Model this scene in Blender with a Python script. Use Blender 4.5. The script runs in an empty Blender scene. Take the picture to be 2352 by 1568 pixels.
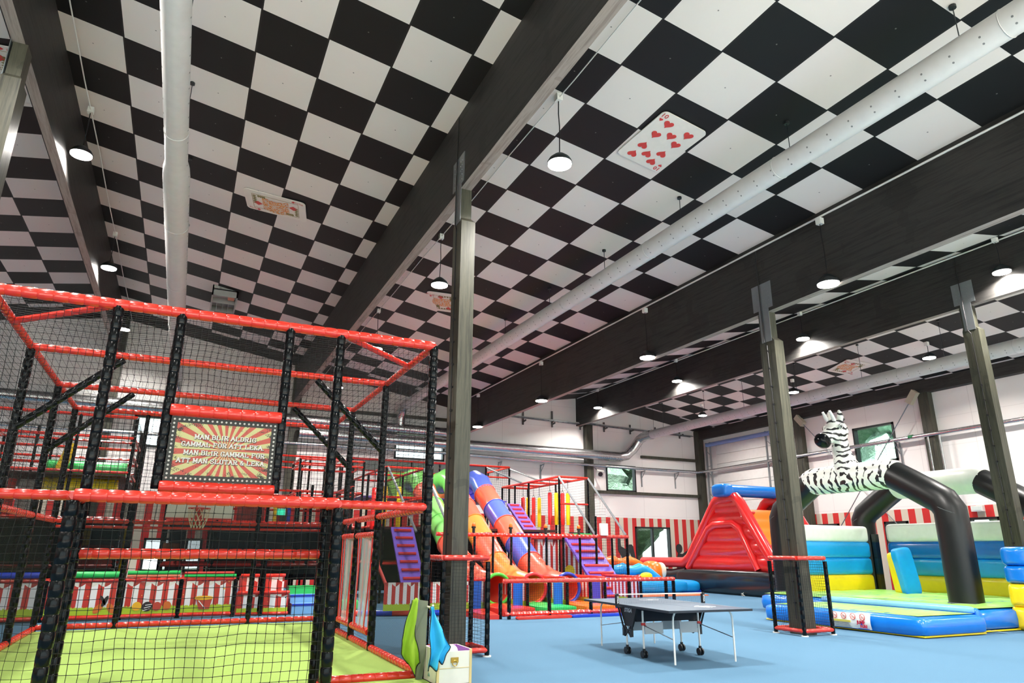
import bpy, math, random
from mathutils import Vector, Matrix
C = bpy.context.scene
COL = C.collection
PI = math.pi
R0 = random.Random(7)

# ---------------------------------------------------------------- camera, world, exposure
cam = bpy.data.cameras.new('camera')
cam.sensor_width = 36.0
cam.lens = 24.008
cam.clip_start = 0.05
cam.clip_end = 300
camo = bpy.data.objects.new('camera', cam)
COL.objects.link(camo)
pitch, yaw, roll = 0.29759390, 0.43687397, 0.00581120
fw = Vector((math.sin(yaw)*math.cos(pitch), math.cos(yaw)*math.cos(pitch), math.sin(pitch)))
rt = Vector((math.cos(yaw), -math.sin(yaw), 0))
up = rt.cross(fw)
rt2 = rt*math.cos(roll)+up*math.sin(roll)
up2 = -rt*math.sin(roll)+up*math.cos(roll)
M = Matrix((rt2, up2, -fw)).transposed().to_4x4()
M.translation = Vector((0, 0, 1.61))
camo.matrix_world = M
C.camera = camo

C.view_settings.view_transform = 'Standard'
C.view_settings.look = 'None'
C.view_settings.exposure = 1.05
C.view_settings.gamma = 1.0
C.view_settings.use_curve_mapping = False
C.cycles.use_denoising = True
C.cycles.max_bounces = 10
C.cycles.diffuse_bounces = 5
C.cycles.transparent_max_bounces = 24
C.cycles.sample_clamp_indirect = 6.0
C.cycles.caustics_reflective = False
C.cycles.caustics_refractive = False

w = bpy.data.worlds.new('daylight')
w.use_nodes = True
C.world = w
nt = w.node_tree
bg = nt.nodes['Background']
sky = nt.nodes.new('ShaderNodeTexSky')
sky.sky_type = 'HOSEK_WILKIE'
sky.turbidity = 6
sky.sun_direction = Vector((-0.6, -0.3, 0.7)).normalized()
mixn = nt.nodes.new('ShaderNodeMix'); mixn.data_type = 'RGBA'
mixn.inputs['Factor'].default_value = 0.7
nt.links.new(sky.outputs['Color'], mixn.inputs['A'])
mixn.inputs['B'].default_value = (0.93, 0.97, 1.0, 1)
nt.links.new(mixn.outputs['Result'], bg.inputs['Color'])
bg.inputs['Strength'].default_value = 2.2

sun = bpy.data.lights.new('outdoor_sun', 'SUN'); sun.energy = 24.0; sun.angle = 0.01; sun.color = (1.0, 0.95, 0.93)
suno = bpy.data.objects.new('outdoor_sun', sun); COL.objects.link(suno)
suno.rotation_euler = Vector((0.22, 0.7, -0.68)).to_track_quat('-Z', 'Y').to_euler()
LAMP_W = 200.0
LAMP_COL = (1.0, 0.955, 0.90)

# ---------------------------------------------------------------- materials
MATS = {}
def lin(c):
    return tuple(((x/255.0)/12.92 if x/255.0 <= 0.04045 else ((x/255.0+0.055)/1.055)**2.4) for x in c)
class NB:
    def __init__(s, name):
        s.m = bpy.data.materials.new(name); s.m.use_nodes = True
        s.t = s.m.node_tree; s.N = s.t.nodes; s.L = s.t.links
        s.b = s.N['Principled BSDF']; s.out = s.N['Material Output']
    def n(s, k): return s.N.new(k)
    def link(s, a, b): s.L.new(a, b)
    def math(s, op, a, b=None, c=None):
        n = s.n('ShaderNodeMath'); n.operation = op
        for i, x in enumerate((a, b, c)):
            if x is None: continue
            if isinstance(x, (int, float)): n.inputs[i].default_value = x
            else: s.link(x, n.inputs[i])
        return n.outputs[0]
    def mix(s, f, a, b):
        n = s.n('ShaderNodeMix'); n.data_type = 'RGBA'
        for k, x in (('Factor', f), ('A', a), ('B', b)):
            if isinstance(x, (int, float)): n.inputs[k].default_value = x
            elif isinstance(x, tuple): n.inputs[k].default_value = (*x[:3], 1)
            else: s.link(x, n.inputs[k])
        return n.outputs['Result']
    def obj(s):
        if not hasattr(s, '_o'): s._o = s.n('ShaderNodeTexCoord')
        return s._o.outputs['Object']
    def uv(s):
        if not hasattr(s, '_o'): s._o = s.n('ShaderNodeTexCoord')
        return s._o.outputs['UV']
    def pos(s):
        return s.n('ShaderNodeNewGeometry').outputs['Position']
    def sep(s, v):
        n = s.n('ShaderNodeSeparateXYZ'); s.link(v, n.inputs[0]); return n.outputs
    def noise(s, v, sc, det=3, scale3=None, rough=0.5):
        if scale3:
            mp = s.n('ShaderNodeMapping'); s.link(v, mp.inputs[0]); mp.inputs['Scale'].default_value = scale3; v = mp.outputs[0]
        n = s.n('ShaderNodeTexNoise'); s.link(v, n.inputs['Vector']); n.inputs['Scale'].default_value = sc
        n.inputs['Detail'].default_value = det; n.inputs['Roughness'].default_value = rough
        return n.outputs['Fac']
    def ramp(s, f, stops):
        n = s.n('ShaderNodeValToRGB'); s.link(f, n.inputs[0]); e = n.color_ramp.elements
        while len(e) < len(stops): e.new(0.5)
        for i, (p, c) in enumerate(stops): e[i].position = p; e[i].color = (*c[:3], 1)
        return n.outputs[0]
    def bump(s, h, st=0.2, dist=0.01):
        n = s.n('ShaderNodeBump'); n.inputs['Strength'].default_value = st; n.inputs['Distance'].default_value = dist
        s.link(h, n.inputs['Height']); s.link(n.outputs[0], s.b.inputs['Normal'])
    def fin(s, col, rough=0.5, metal=0.0, coat=0.0, spec=0.5):
        if isinstance(col, tuple): s.b.inputs['Base Color'].default_value = (*col[:3], 1)
        else: s.link(col, s.b.inputs['Base Color'])
        s.b.inputs['Roughness'].default_value = rough; s.b.inputs['Metallic'].default_value = metal
        s.b.inputs['Coat Weight'].default_value = coat; s.b.inputs['Specular IOR Level'].default_value = spec
        s.b.inputs['Coat Roughness'].default_value = 0.1
        return s.m

def plain(name, rgb, rough=0.5, metal=0.0, coat=0.0, var=0.08, nsc=6.0, bump=0.0, spec=0.5):
    if name in MATS: return MATS[name]
    b = NB(name); c = lin(rgb)
    f = b.noise(b.obj(), nsc)
    d = tuple(x*(1-var) for x in c); l = tuple(min(1, x*(1+var)) for x in c)
    col = b.mix(f, d, l)
    if bump: b.bump(b.noise(b.obj(), nsc*6), bump)
    MATS[name] = b.fin(col, rough, metal, coat, spec)
    return MATS[name]

RED = plain('red_vinyl', (214, 50, 36), 0.26, coat=0.3, bump=0.05)
BLACKV = plain('black_vinyl', (11, 14, 16), 0.18, coat=0.0, bump=0.05, spec=0.22)
BLACKN = plain('black_net_cord', (16, 18, 20), 0.75)
BLACKP = plain('black_plastic', (22, 22, 24), 0.4)
GREYM = plain('galvanised_steel', (150, 155, 158), 0.35, metal=0.8)
WHITEM = plain('white_powder_coat', (228, 228, 222), 0.35)
DUCTW = plain('pale_grey_duct_paint', (206, 204, 202), 0.4, spec=0.4)
BLUE = plain('blue_vinyl', (10, 118, 214), 0.25, coat=0.3)
SKYB = plain('sky_blue_vinyl', (24, 158, 232), 0.3, coat=0.2)
ROYAL = plain('royal_blue_vinyl', (22, 60, 190), 0.25, coat=0.3)
YEL = plain('yellow_vinyl', (248, 214, 28), 0.3, coat=0.2)
WHV = plain('white_vinyl', (240, 242, 236), 0.35, coat=0.1)
GREENV = plain('lime_green_vinyl', (150, 206, 96), 0.35)
GREEN2 = plain('green_vinyl', (40, 190, 90), 0.3)
ORANGE = plain('orange_vinyl', (248, 120, 30), 0.3, coat=0.2)
REDI = plain('red_inflatable_vinyl', (238, 44, 44), 0.2, coat=0.5)
BLKI = plain('black_inflatable_vinyl', (24, 28, 32), 0.25, coat=0.4)
PURP = plain('purple_vinyl', (112, 86, 190), 0.35)
ORPL = plain('orange_polyethylene', (248, 142, 66), 0.25, coat=0.3)
RDPL = plain('red_polyethylene', (240, 104, 82), 0.25, coat=0.3)
BLPL = plain('blue_polyethylene', (84, 104, 212), 0.25, coat=0.3)
GRPL = plain('green_polyethylene', (130, 215, 110), 0.25, coat=0.3)
GREYP = plain('grey_panel', (104, 110, 108), 0.5)
CREAM = plain('cream_box_paint', (226, 222, 206), 0.45)
SAGE = plain('grey_green_board', (112, 118, 98), 0.7)
LILAC = plain('lilac_paint', (178, 110, 190), 0.5)
DKSTEEL = plain('dark_frame_paint', (30, 34, 36), 0.4)
TABBLUE = plain('blue_grey_table_top', (84, 104, 122), 0.35, spec=0.4)
NAVY = plain('navy_board', (28, 36, 46), 0.5)
AMBER = plain('amber_plastic', (250, 120, 30), 0.25, coat=0.5)
LIMEF = plain('lime_polyester', (138, 176, 34), 0.8, bump=0.1)
CYANF = plain('bright_blue_polyester', (40, 170, 222), 0.75, bump=0.1)

def wood(name, dark, light, rough, axis='z', sc=1.0):
    b = NB(name)
    s3 = {'z': (9, 9, 0.5), 'y': (9, 0.5, 9)}[axis]
    f = b.noise(b.obj(), 1.6*sc, 5, s3, 0.65)
    g = b.noise(b.obj(), 1.3, 3)
    col = b.ramp(f, [(0.3, lin(dark)), (0.55, lin(light)), (0.75, lin(dark))])
    col = b.mix(b.math('MULTIPLY', b.math('GREATER_THAN', g, 0.62), 0.35), col, lin(dark))
    b.bump(f, 0.25, 0.004)
    return b.fin(col, rough, spec=0.35)
BEAMW = wood('black_stained_glulam', (30, 29, 28), (54, 52, 50), 0.6, 'y')
COLW = wood('dark_stained_timber', (38, 39, 35), (76, 75, 63), 0.42, 'z')

def fabric_screen():
    b = NB('fine_black_mesh'); b.fin(lin((22, 28, 28)), 0.8, spec=0.1)
    tr = b.n('ShaderNodeBsdfTransparent'); mx = b.n('ShaderNodeMixShader')
    u = b.sep(b.obj())
    a = b.math('SINE', b.math('MULTIPLY', b.math('ADD', b.math('ADD', u[0], u[1]), u[2]), 260))
    c = b.math('SINE', b.math('MULTIPLY', b.math('SUBTRACT', b.math('ADD', u[0], u[1]), u[2]), 260))
    f = b.math('ADD', b.math('MULTIPLY', b.math('MULTIPLY', a, c), 0.12), 0.62)
    b.link(f, mx.inputs[0]); b.link(tr.outputs[0], mx.inputs[1]); b.link(b.b.outputs[0], mx.inputs[2])
    b.link(mx.outputs[0], b.out.inputs[0]); return b.m
SCREEN = fabric_screen()
def glass(name, tint, fac):
    b = NB(name); b.fin(lin((220, 235, 235)), 0.05, spec=0.5)
    tr = b.n('ShaderNodeBsdfTransparent'); tr.inputs[0].default_value = (*lin(tint), 1)
    gl = b.n('ShaderNodeBsdfGlossy'); gl.inputs['Roughness'].default_value = 0.03
    lw = b.n('ShaderNodeLayerWeight'); lw.inputs[0].default_value = 0.25
    mx = b.n('ShaderNodeMixShader')
    b.link(b.math('MULTIPLY', lw.outputs['Fresnel'], fac), mx.inputs[0]); b.link(tr.outputs[0], mx.inputs[1]); b.link(gl.outputs[0], mx.inputs[2])
    b.link(mx.outputs[0], b.out.inputs[0]); return b.m
GLASS = glass('window_glass', (238, 246, 245), 0.6)
def pvc():
    b = NB('clear_pvc_strip'); b.fin(lin((200, 212, 225)), 0.2, spec=0.5)
    tr = b.n('ShaderNodeBsdfTransparent'); mx = b.n('ShaderNodeMixShader'); mx.inputs[0].default_value = 0.4
    b.link(tr.outputs[0], mx.inputs[1]); b.link(b.b.outputs[0], mx.inputs[2]); b.link(mx.outputs[0], b.out.inputs[0]); return b.m
PVC = pvc()
def lens():
    b = NB('lit_lamp_lens'); e = b.n('ShaderNodeEmission'); e.inputs[0].default_value = (*LAMP_COL, 1); e.inputs[1].default_value = 14
    b.link(e.outputs[0], b.out.inputs[0]); return b.m
LENS = lens()

def ceiling_mat(name, white_if):
    b = NB(name); u = b.sep(b.uv())
    fu = b.math('FLOOR', u[0]); fv = b.math('FLOOR', u[1])
    s = b.math('ADD', fu, fv); par = b.math('FLOORED_MODULO', s, 2.0)
    odd = b.math('GREATER_THAN', par, 0.5)
    f = odd if white_if == 'odd' else b.math('SUBTRACT', 1.0, odd)
    def edge(x, wd):
        fr = b.math('FRACT', x); return b.math('MAXIMUM', b.math('LESS_THAN', fr, wd), b.math('GREATER_THAN', fr, 1-wd))
    seam = b.math('MAXIMUM', edge(u[0], 0.014), edge(u[1], 0.002))
    nz = b.noise(b.obj(), 0.35, 2)
    wh = b.mix(nz, lin((220, 212, 206)), lin((228, 220, 215)))
    col = b.mix(f, lin((24, 24, 24)), wh)
    # a small fixing screw in the middle of each panel
    du = b.math('SUBTRACT', b.math('FRACT', u[0]), 0.5); dv = b.math('SUBTRACT', b.math('FRACT', u[1]), 0.5)
    rr = b.math('SQRT', b.math('ADD', b.math('MULTIPLY', du, du), b.math('MULTIPLY', dv, dv)))
    col = b.mix(b.math('LESS_THAN', rr, 0.011), col, lin((120, 118, 115)))
    col = b.mix(seam, col, lin((38, 36, 35)))
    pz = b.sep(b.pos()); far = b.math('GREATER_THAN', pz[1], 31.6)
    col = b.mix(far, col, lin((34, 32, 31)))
    return b.fin(col, 0.6, spec=0.3)
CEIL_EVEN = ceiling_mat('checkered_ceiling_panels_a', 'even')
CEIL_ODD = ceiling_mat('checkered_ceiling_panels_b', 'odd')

def wall_mat(name, ax, period, phase, seam=3.0):
    b = NB(name); p = b.sep(b.pos())
    x = p[ax]
    st = b.math('LESS_THAN', b.math('FRACT', b.math('ADD', b.math('DIVIDE', x, period), phase)), 0.5)
    low = b.math('LESS_THAN', p[2], 3.44)
    nz = b.noise(b.pos(), 0.5, 2)
    white = b.mix(nz, lin((240, 235, 231)), lin((246, 242, 239)))
    fr = b.math('FRACT', b.math('DIVIDE', x, seam)); sm = b.math('LESS_THAN', fr, 0.008)
    fz = b.math('FRACT', b.math('DIVIDE', p[2], 1.18)); sz = b.math('LESS_THAN', fz, 0.012)
    white = b.mix(b.math('MULTIPLY', b.math('MAXIMUM', sm, sz), 0.25), white, lin((150, 140, 136)))
    cr = b.mix(st, lin((214, 204, 184)), lin((206, 52, 50)))
    col = b.mix(low, white, cr)
    return b.fin(col, 0.55, spec=0.3)
WALLB = wall_mat('striped_back_wall_paint', 0, 0.585, 0.47)
WALLR = wall_mat('striped_side_wall_paint', 1, 0.65, 0.34, 2.4)
def carpet(name, rgb, sc):
    b = NB(name); f = b.noise(b.pos(), sc, 4, rough=0.8); g = b.noise(b.pos(), 0.5, 2)
    c = lin(rgb); col = b.mix(f, tuple(x*0.72 for x in c), tuple(min(1, x*1.28) for x in c))
    col = b.mix(b.math('MULTIPLY', g, 0.3), col, tuple(x*0.85 for x in c))
    b.bump(f, 0.3, 0.004); return b.fin(col, 0.95, spec=0.1)
CARPET = carpet('blue_carpet', (86, 122, 148), 90)
TURF = carpet('lime_green_turf', (164, 194, 104), 120)

def panel_mat(name, period, grass=True):
    # printed circus panel: red and white tent stripes over a strip of grass, with bunting specks; UV: u in metres, v 0..1
    b = NB(name); u = b.sep(b.uv())
    st = b.math('LESS_THAN', b.math('FRACT', b.math('DIVIDE', u[0], period)), 0.5)
    col = b.mix(st, lin((232, 232, 230)), lin((192, 48, 38)))
    # scalloped valance on top
    sc = b.math('ABSOLUTE', b.math('SINE', b.math('MULTIPLY', u[0], PI/period)))
    val = b.math('GREATER_THAN', u[1], b.math('SUBTRACT', 0.96, b.math('MULTIPLY', sc, 0.1)))
    vst = b.math('LESS_THAN', b.math('FRACT', b.math('ADD', b.math('DIVIDE', u[0], period*2), 0.25)), 0.5)
    col = b.mix(val, col, b.mix(vst, lin((222, 220, 208)), lin((160, 44, 34))))
    # bunting
    v = b.n('ShaderNodeTexVoronoi'); v.inputs['Scale'].default_value = 4.0; b.link(b.uv(), v.inputs['Vector'])
    dot = b.math('MULTIPLY', b.math('LESS_THAN', v.outputs['Distance'], 0.13), b.math('GREATER_THAN', u[1], 0.3))
    col = b.mix(dot, col, b.mix(b.math('GREATER_THAN', b.noise(b.uv(), 3.0), 0.5), lin((52, 84, 190)), lin((235, 170, 30))))
    if grass:
        g = b.noise(b.uv(), 30, 2, (1, 0.15, 1))
        gr = b.math('LESS_THAN', u[1], b.math('ADD', 0.12, b.math('MULTIPLY', g, 0.22)))
        col = b.mix(gr, col, lin((172, 200, 40)))
    return b.fin(col, 0.35, coat=0.2)
PANEL = panel_mat('circus_stripe_print', 0.28)
PANEL2 = panel_mat('small_circus_stripe_print', 0.2)

def zebra_mat(name, ax):
    b = NB(name); p = b.obj()
    s = b.sep(p)
    n1 = b.noise(p, 2.2, 2); n2 = b.noise(p, 7.0, 1)
    o1, o2 = {'y': (s[1], s[2]), 'z': (s[2], s[1])}[ax]
    ph = b.math('ADD', b.math('MULTIPLY', o1, 27.0 if ax == 'y' else 36.0), b.math('MULTIPLY', n1, 16.0))
    st = b.math('SINE', ph)
    brk = b.math('MULTIPLY', b.math('SINE', b.math('ADD', b.math('MULTIPLY', o2, 5.0 if ax == 'y' else 9.0), b.math('MULTIPLY', n2, 8.0))), 0.8)
    f = b.math('GREATER_THAN', b.math('ADD', st, b.math('MULTIPLY', brk, 0.6)), 0.62 if ax == 'y' else 0.74)
    col = b.mix(f, lin((238, 240, 232)), lin((30, 30, 32)))
    return b.fin(col, 0.35, coat=0.15)
ZEB = zebra_mat('zebra_print_body', 'y'); ZEBN = zebra_mat('zebra_print_neck', 'z')
def burst_mat():
    b = NB('sunburst_print'); u = b.sep(b.uv())
    x = b.math('MULTIPLY', b.math('SUBTRACT', u[0], 0.53), 1.67); y = b.math('SUBTRACT', u[1], 0.5)
    a = b.math('ARCTAN2', y, x)
    st = b.math('LESS_THAN', b.math('FRACT', b.math('MULTIPLY', a, 24/(2*PI))), 0.5)
    col = b.mix(st, lin((184, 182, 124)), lin((178, 76, 60)))
    # worn black specks near the edges
    ex = b.math('MULTIPLY', b.math('MULTIPLY', u[0], b.math('SUBTRACT', 1.0, u[0])), b.math('MULTIPLY', u[1], b.math('SUBTRACT', 1.0, u[1])))
    n = b.noise(b.uv(), 60, 3, (1.6, 1, 1)); n2 = b.noise(b.uv(), 9, 1)
    g = b.math('GREATER_THAN', b.math('ADD', b.math('MULTIPLY', n, n2), b.math('MULTIPLY', ex, -4.0)), 0.285)
    col = b.mix(g, col, lin((34, 30, 26)))
    return b.fin(col, 0.45)
BURST = burst_mat()
def foil():
    b = NB('crinkled_foil_lagging'); v = b.noise(b.obj(), 14, 4); b.bump(v, 0.6, 0.02)
    return b.fin(lin((205, 205, 205)), 0.22, metal=0.95)
FOIL = foil()
def leaf(nm, c1, c2, c3):
    b = NB(nm); f = b.noise(b.pos(), 1.6, 5, rough=0.8)
    col = b.ramp(f, [(0.3, lin(c1)), (0.55, lin(c2)), (0.75, lin(c3))])
    b.bump(f, 1.0, 0.4); return b.fin(col, 0.8)
LEAF = leaf('leafy_crown', (98, 136, 112), (142, 176, 154), (202, 220, 208)); LEAFD = leaf('dark_leafy_crown', (48, 66, 52), (78, 98, 82), (140, 158, 146))
BARK = plain('tree_bark', (110, 96, 80), 0.9)
GRASS = plain('outdoor_grass', (62, 76, 54), 0.95)
PAPER = plain('card_white', (226, 220, 212), 0.5)
HEARTR = plain('heart_red', (205, 62, 56), 0.5)
def court():
    b = NB('court_figure_print'); v = b.n('ShaderNodeTexVoronoi'); v.inputs['Scale'].default_value = 16; b.link(b.uv(), v.inputs['Vector'])
    c = b.ramp(v.outputs['Distance'], [(0.0, lin((60, 50, 60))), (0.2, lin((200, 60, 40))), (0.45, lin((230, 160, 60))), (0.7, lin((205, 195, 190)))])
    return b.fin(c, 0.5)
COURT = court()

# ---------------------------------------------------------------- mesh builder
def ORIGIN(par):
    o = Vector((0, 0, 0))
    while par is not None:
        o += par.location; par = par.parent
    return o
class MB:
    def __init__(s): s.v = []; s.f = []; s.mi = []; s.uvs = {}; s.m = 0
    def add(s, vs, fs, uv=None):
        k = len(s.v); s.v += [tuple(x) for x in vs]
        for q in fs:
            s.f.append(tuple(i+k for i in q)); s.mi.append(s.m)
        if uv:
            for i, t in enumerate(uv): s.uvs[k+i] = t
    def box(s, a, b):
        x0, y0, z0 = a; x1, y1, z1 = b
        s.add([(x0,y0,z0),(x1,y0,z0),(x1,y1,z0),(x0,y1,z0),(x0,y0,z1),(x1,y0,z1),(x1,y1,z1),(x0,y1,z1)],
              [(0,3,2,1),(4,5,6,7),(0,1,5,4),(1,2,6,5),(2,3,7,6),(3,0,4,7)]); return s
    def hexa(s, p):   # 8 corner points, bottom ring then top ring
        s.add(p, [(0,3,2,1),(4,5,6,7),(0,1,5,4),(1,2,6,5),(2,3,7,6),(3,0,4,7)]); return s
    def bar(s, p, q, w, h, upv=(0,0,1)):
        p = Vector(p); q = Vector(q); d = (q-p).normalized(); u = Vector(upv)
        if abs(d.dot(u)) > 0.98: u = Vector((1,0,0))
        a = d.cross(u).normalized()*w/2; b = a.normalized().cross(d).normalized()*h/2
        s.hexa([p-a-b, p+a-b, p+a+b, p-a+b, q-a-b, q+a-b, q+a+b, q-a+b]); return s
    def tube(s, pts, r, n=8, caps=True, closed=False):
        pts = [Vector(p) for p in pts]; N = len(pts)
        rs = r if isinstance(r, (list, tuple)) else [r]*N
        def tan(i):
            if closed: return (pts[(i+1) % N]-pts[i-1]).normalized()
            a = pts[i]-pts[i-1] if i > 0 else pts[1]-pts[0]
            b = pts[i+1]-pts[i] if i < N-1 else pts[i]-pts[i-1]
            if a.length < 1e-9: a = b
            if b.length < 1e-9: b = a
            t = a.normalized()+b.normalized()
            return t.normalized() if t.length > 1e-6 else b.normalized()
        t = tan(0); u = Vector((0,0,1))
        if abs(t.dot(u)) > 0.9: u = Vector((1,0,0))
        a = t.cross(u).normalized(); vs = []; fs = []
        for i in range(N):
            t2 = tan(i); a = (a - t2*a.dot(t2)).normalized(); b = t2.cross(a)
            # mitre stretch at bends
            for k in range(n):
                an = 2*PI*k/n; vs.append(pts[i]+(a*math.cos(an)+b*math.sin(an))*rs[i])
        M_ = N if closed else N-1
        for i in range(M_):
            for k in range(n):
                i2 = (i+1) % N
                fs.append((i*n+k, i*n+(k+1) % n, i2*n+(k+1) % n, i2*n+k))
        if caps and not closed:
            fs.append(tuple(range(n))[::-1]); fs.append(tuple((N-1)*n+k for k in range(n)))
        s.add(vs, fs); return s
    def pole(s, p, q, r, n=9, seg=0.16, groove=0.89):
        p = Vector(p); q = Vector(q); L = (q-p).length; k = max(1, round(L/seg)); pts = []; rs = []
        for i in range(k):
            for t, f in ((0.0, groove), (0.07, 0.98), (0.5, 1.02), (0.93, 0.98)):
                pts.append(p.lerp(q, (i+t)/k)); rs.append(r*f)
        pts.append(q); rs.append(r*groove)
        s.tube(pts, rs, n); return s
    def ring(s, c, axis, R, r, n=24, m=8):
        c = Vector(c); ax = Vector(axis).normalized(); u = ax.orthogonal().normalized(); v = ax.cross(u)
        s.tube([c+(u*math.cos(2*PI*k/n)+v*math.sin(2*PI*k/n))*R for k in range(n)], r, m, closed=True); return s
    def sup(s, c, d, e1=0.4, e2=0.4, nu=32, nv=16, rot=None, bump=None):
        # superellipsoid: an air-filled cushion; d = half sizes
        c = Vector(c); vs = []; fs = []
        def sp(x, e): return math.copysign(abs(x)**e, x)
        for j in range(nv+1):
            ph = -PI/2+PI*j/nv
            for i in range(nu):
                th = 2*PI*i/nu+PI/nu
                x = d[0]*sp(math.cos(ph), e1)*sp(math.cos(th), e2); y = d[1]*sp(math.cos(ph), e1)*sp(math.sin(th), e2); z = d[2]*sp(math.sin(ph), e1)
                P = Vector((x, y, z))
                if bump: P = bump(P)
                if rot is not None: P = rot @ P
                vs.append(c+P)
        for j in range(nv):
            for i in range(nu):
                fs.append((j*nu+i, j*nu+(i+1) % nu, (j+1)*nu+(i+1) % nu, (j+1)*nu+i))
        s.add(vs, fs); return s
    def bolster(s, p, q, z0, z1, th, e=0.4, endr=0.18, n=22, m=40):
        # air-filled wall cushion: rounded cross-section carried along the wall, ends closed softly
        p = Vector((p[0], p[1], 0)); q = Vector((q[0], q[1], 0)); d = (q-p); L = d.length; d.normalize(); sd = Vector((d.y, -d.x, 0)); zc0 = (z0+z1)/2; hh = (z1-z0)/2
        sp = lambda x: math.copysign(abs(x)**e, x)
        ts = [endr*(1-math.cos(k*PI/12)) for k in range(7)]; ts = ts+[endr+(L-2*endr)*k/(m-1) for k in range(1, m-1)]+[L-t for t in ts[::-1]]
        vs = []; fs = []
        for t in ts:
            u = min(t, L-t); sc = 1.0 if u >= endr else max(0.02, math.sqrt(max(0, 1-((endr-u)/endr)**2)))
            for k in range(n):
                a = 2*PI*(k+0.5)/n
                vs.append(p+d*t+sd*(sp(math.cos(a))*th*sc)+Vector((0, 0, zc0+sp(math.sin(a))*hh*(0.45+0.55*sc))))
        for i in range(len(ts)-1):
            for k in range(n): fs.append((i*n+k, i*n+(k+1) % n, (i+1)*n+(k+1) % n, (i+1)*n+k))
        fs.append(tuple(range(n))[::-1]); fs.append(tuple((len(ts)-1)*n+k for k in range(n)))
        s.add(vs, fs); return s
    def prism(s, poly, axis, d0, d1):
        # poly: points in the plane normal to axis ('x': (y,z), 'y': (x,z), 'z': (x,y))
        mk = {'x': lambda p, d: (d, p[0], p[1]), 'y': lambda p, d: (p[0], d, p[1]), 'z': lambda p, d: (p[0], p[1], d)}[axis]
        n = len(poly); vs = [mk(p, d0) for p in poly]+[mk(p, d1) for p in poly]
        s.add(vs, [tuple(range(n)), tuple(range(2*n-1, n-1, -1))]+[(i, i+n, (i+1) % n+n, (i+1) % n) for i in range(n)]); return s
    def grid(s, fn, nu, nv, uvf=None):
        vs = []; uv = []; fs = []
        for j in range(nv+1):
            for i in range(nu+1):
                a, b = i/nu, j/nv; vs.append(fn(a, b)); uv.append(uvf(a, b) if uvf else (a, b))
        for j in range(nv):
            for i in range(nu):
                k = j*(nu+1)+i; fs.append((k, k+1, k+nu+2, k+nu+1))
        s.add(vs, fs, uv); return s
    def disc(s, c, axis, r, h, n=20, r2=None):
        c = Vector(c); ax = Vector(axis).normalized(); s.tube([c, c+ax*h], [r, r if r2 is None else r2], n); return s
    def net(s, o, u, v, lu, lv, sp=0.075, wd=0.0055, seed=1, wob=0.012, seg=0.3, clip=None, knots=0):
        # knotted net: cords along both directions, slightly slack
        rr = random.Random(seed); o = Vector(o); u = Vector(u).normalized(); v = Vector(v).normalized(); nn = u.cross(v)
        nu = max(1, round(lu/sp)); nv = max(1, round(lv/sp))
        ph = [rr.uniform(0, 6) for _ in range(8)]
        def P(a, b):
            e = min(1, 6*a/lu, 6*(lu-a)/lu, 6*b/lv, 6*(lv-b)/lv); e = max(0, e)
            da = wob*e*(math.sin(a*3.1+b*5.3+ph[0])+0.6*math.sin(b*11+ph[1])); db = wob*e*(math.sin(b*2.7+a*4.9+ph[2])+0.6*math.sin(a*10+ph[3]))
            dn = 2*wob*e*math.sin(a*1.7+ph[4])*math.sin(b*1.9+ph[5])
            return o+u*(a+da)+v*(b+db)+nn*dn
        def line(pts):
            vs = []; fs = []
            for i, p in enumerate(pts):
                d = (pts[min(i+1, len(pts)-1)]-pts[max(i-1, 0)]).normalized(); sd = d.cross(nn).normalized()*wd/2; hh = nn*wd/2
                vs += [p-sd-hh*0.6, p+sd-hh*0.6, p+hh]
            for i in range(len(pts)-1):
                k = i*3
                for a, b in ((0, 1), (1, 2), (2, 0)): fs.append((k+a, k+b, k+3+b, k+3+a))
            s.add(vs, fs)
        if knots:
            for i in range(nu+1):
                for j in range(nv+1):
                    c = P(lu*i/nu, lv*j/nv); q = knots
                    s.add([c+u*q, c+v*q, c-u*q, c-v*q, c+nn*q, c-nn*q], [(0, 1, 4), (1, 2, 4), (2, 3, 4), (3, 0, 4), (1, 0, 5), (2, 1, 5), (3, 2, 5), (0, 3, 5)])
        ka = max(2, round(lu/seg)); kb = max(2, round(lv/seg))
        for i in range(nu+1):
            a = lu*i/nu; b1 = lv if not clip else clip(a)
            if b1 > 0.02: line([P(a, b1*j/kb) for j in range(kb+1)])
        for j in range(nv+1):
            b = lv*j/nv
            if clip:
                ok = [lu*i/ka for i in range(ka+1) if clip(lu*i/ka) >= b]
                if len(ok) > 1: line([P(a, b) for a in ok])
            else: line([P(lu*i/ka, b) for i in range(ka+1)])
        return s
    def build(s, name, mats, par=None, smooth=True, base=None, ang=0.7):
        me = bpy.data.meshes.new(name)
        if par is not None: off = ORIGIN(par)
        elif base is not None: off = Vector(base)
        else:
            xs = [p[0] for p in s.v]; ys = [p[1] for p in s.v]; zs = [p[2] for p in s.v]
            off = Vector(((min(xs)+max(xs))/2, (min(ys)+max(ys))/2, min(zs)))
        me.from_pydata([(p[0]-off.x, p[1]-off.y, p[2]-off.z) for p in s.v], [], s.f)
        if not isinstance(mats, (list, tuple)): mats = [mats]
        for m in mats: me.materials.append(m)
        if any(s.mi): me.polygons.foreach_set('material_index', s.mi)
        if s.uvs:
            ul = me.uv_layers.new(name='UVMap')
            vi = [0]*len(me.loops); me.loops.foreach_get('vertex_index', vi)
            dat = []
            for i in vi: dat += list(s.uvs.get(i, (0, 0)))
            ul.data.foreach_set('uv', dat)
        if smooth:
            me.polygons.foreach_set('use_smooth', [True]*len(me.polygons)); me.update()
            me.set_sharp_from_angle(angle=ang)
        me.update()
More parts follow.
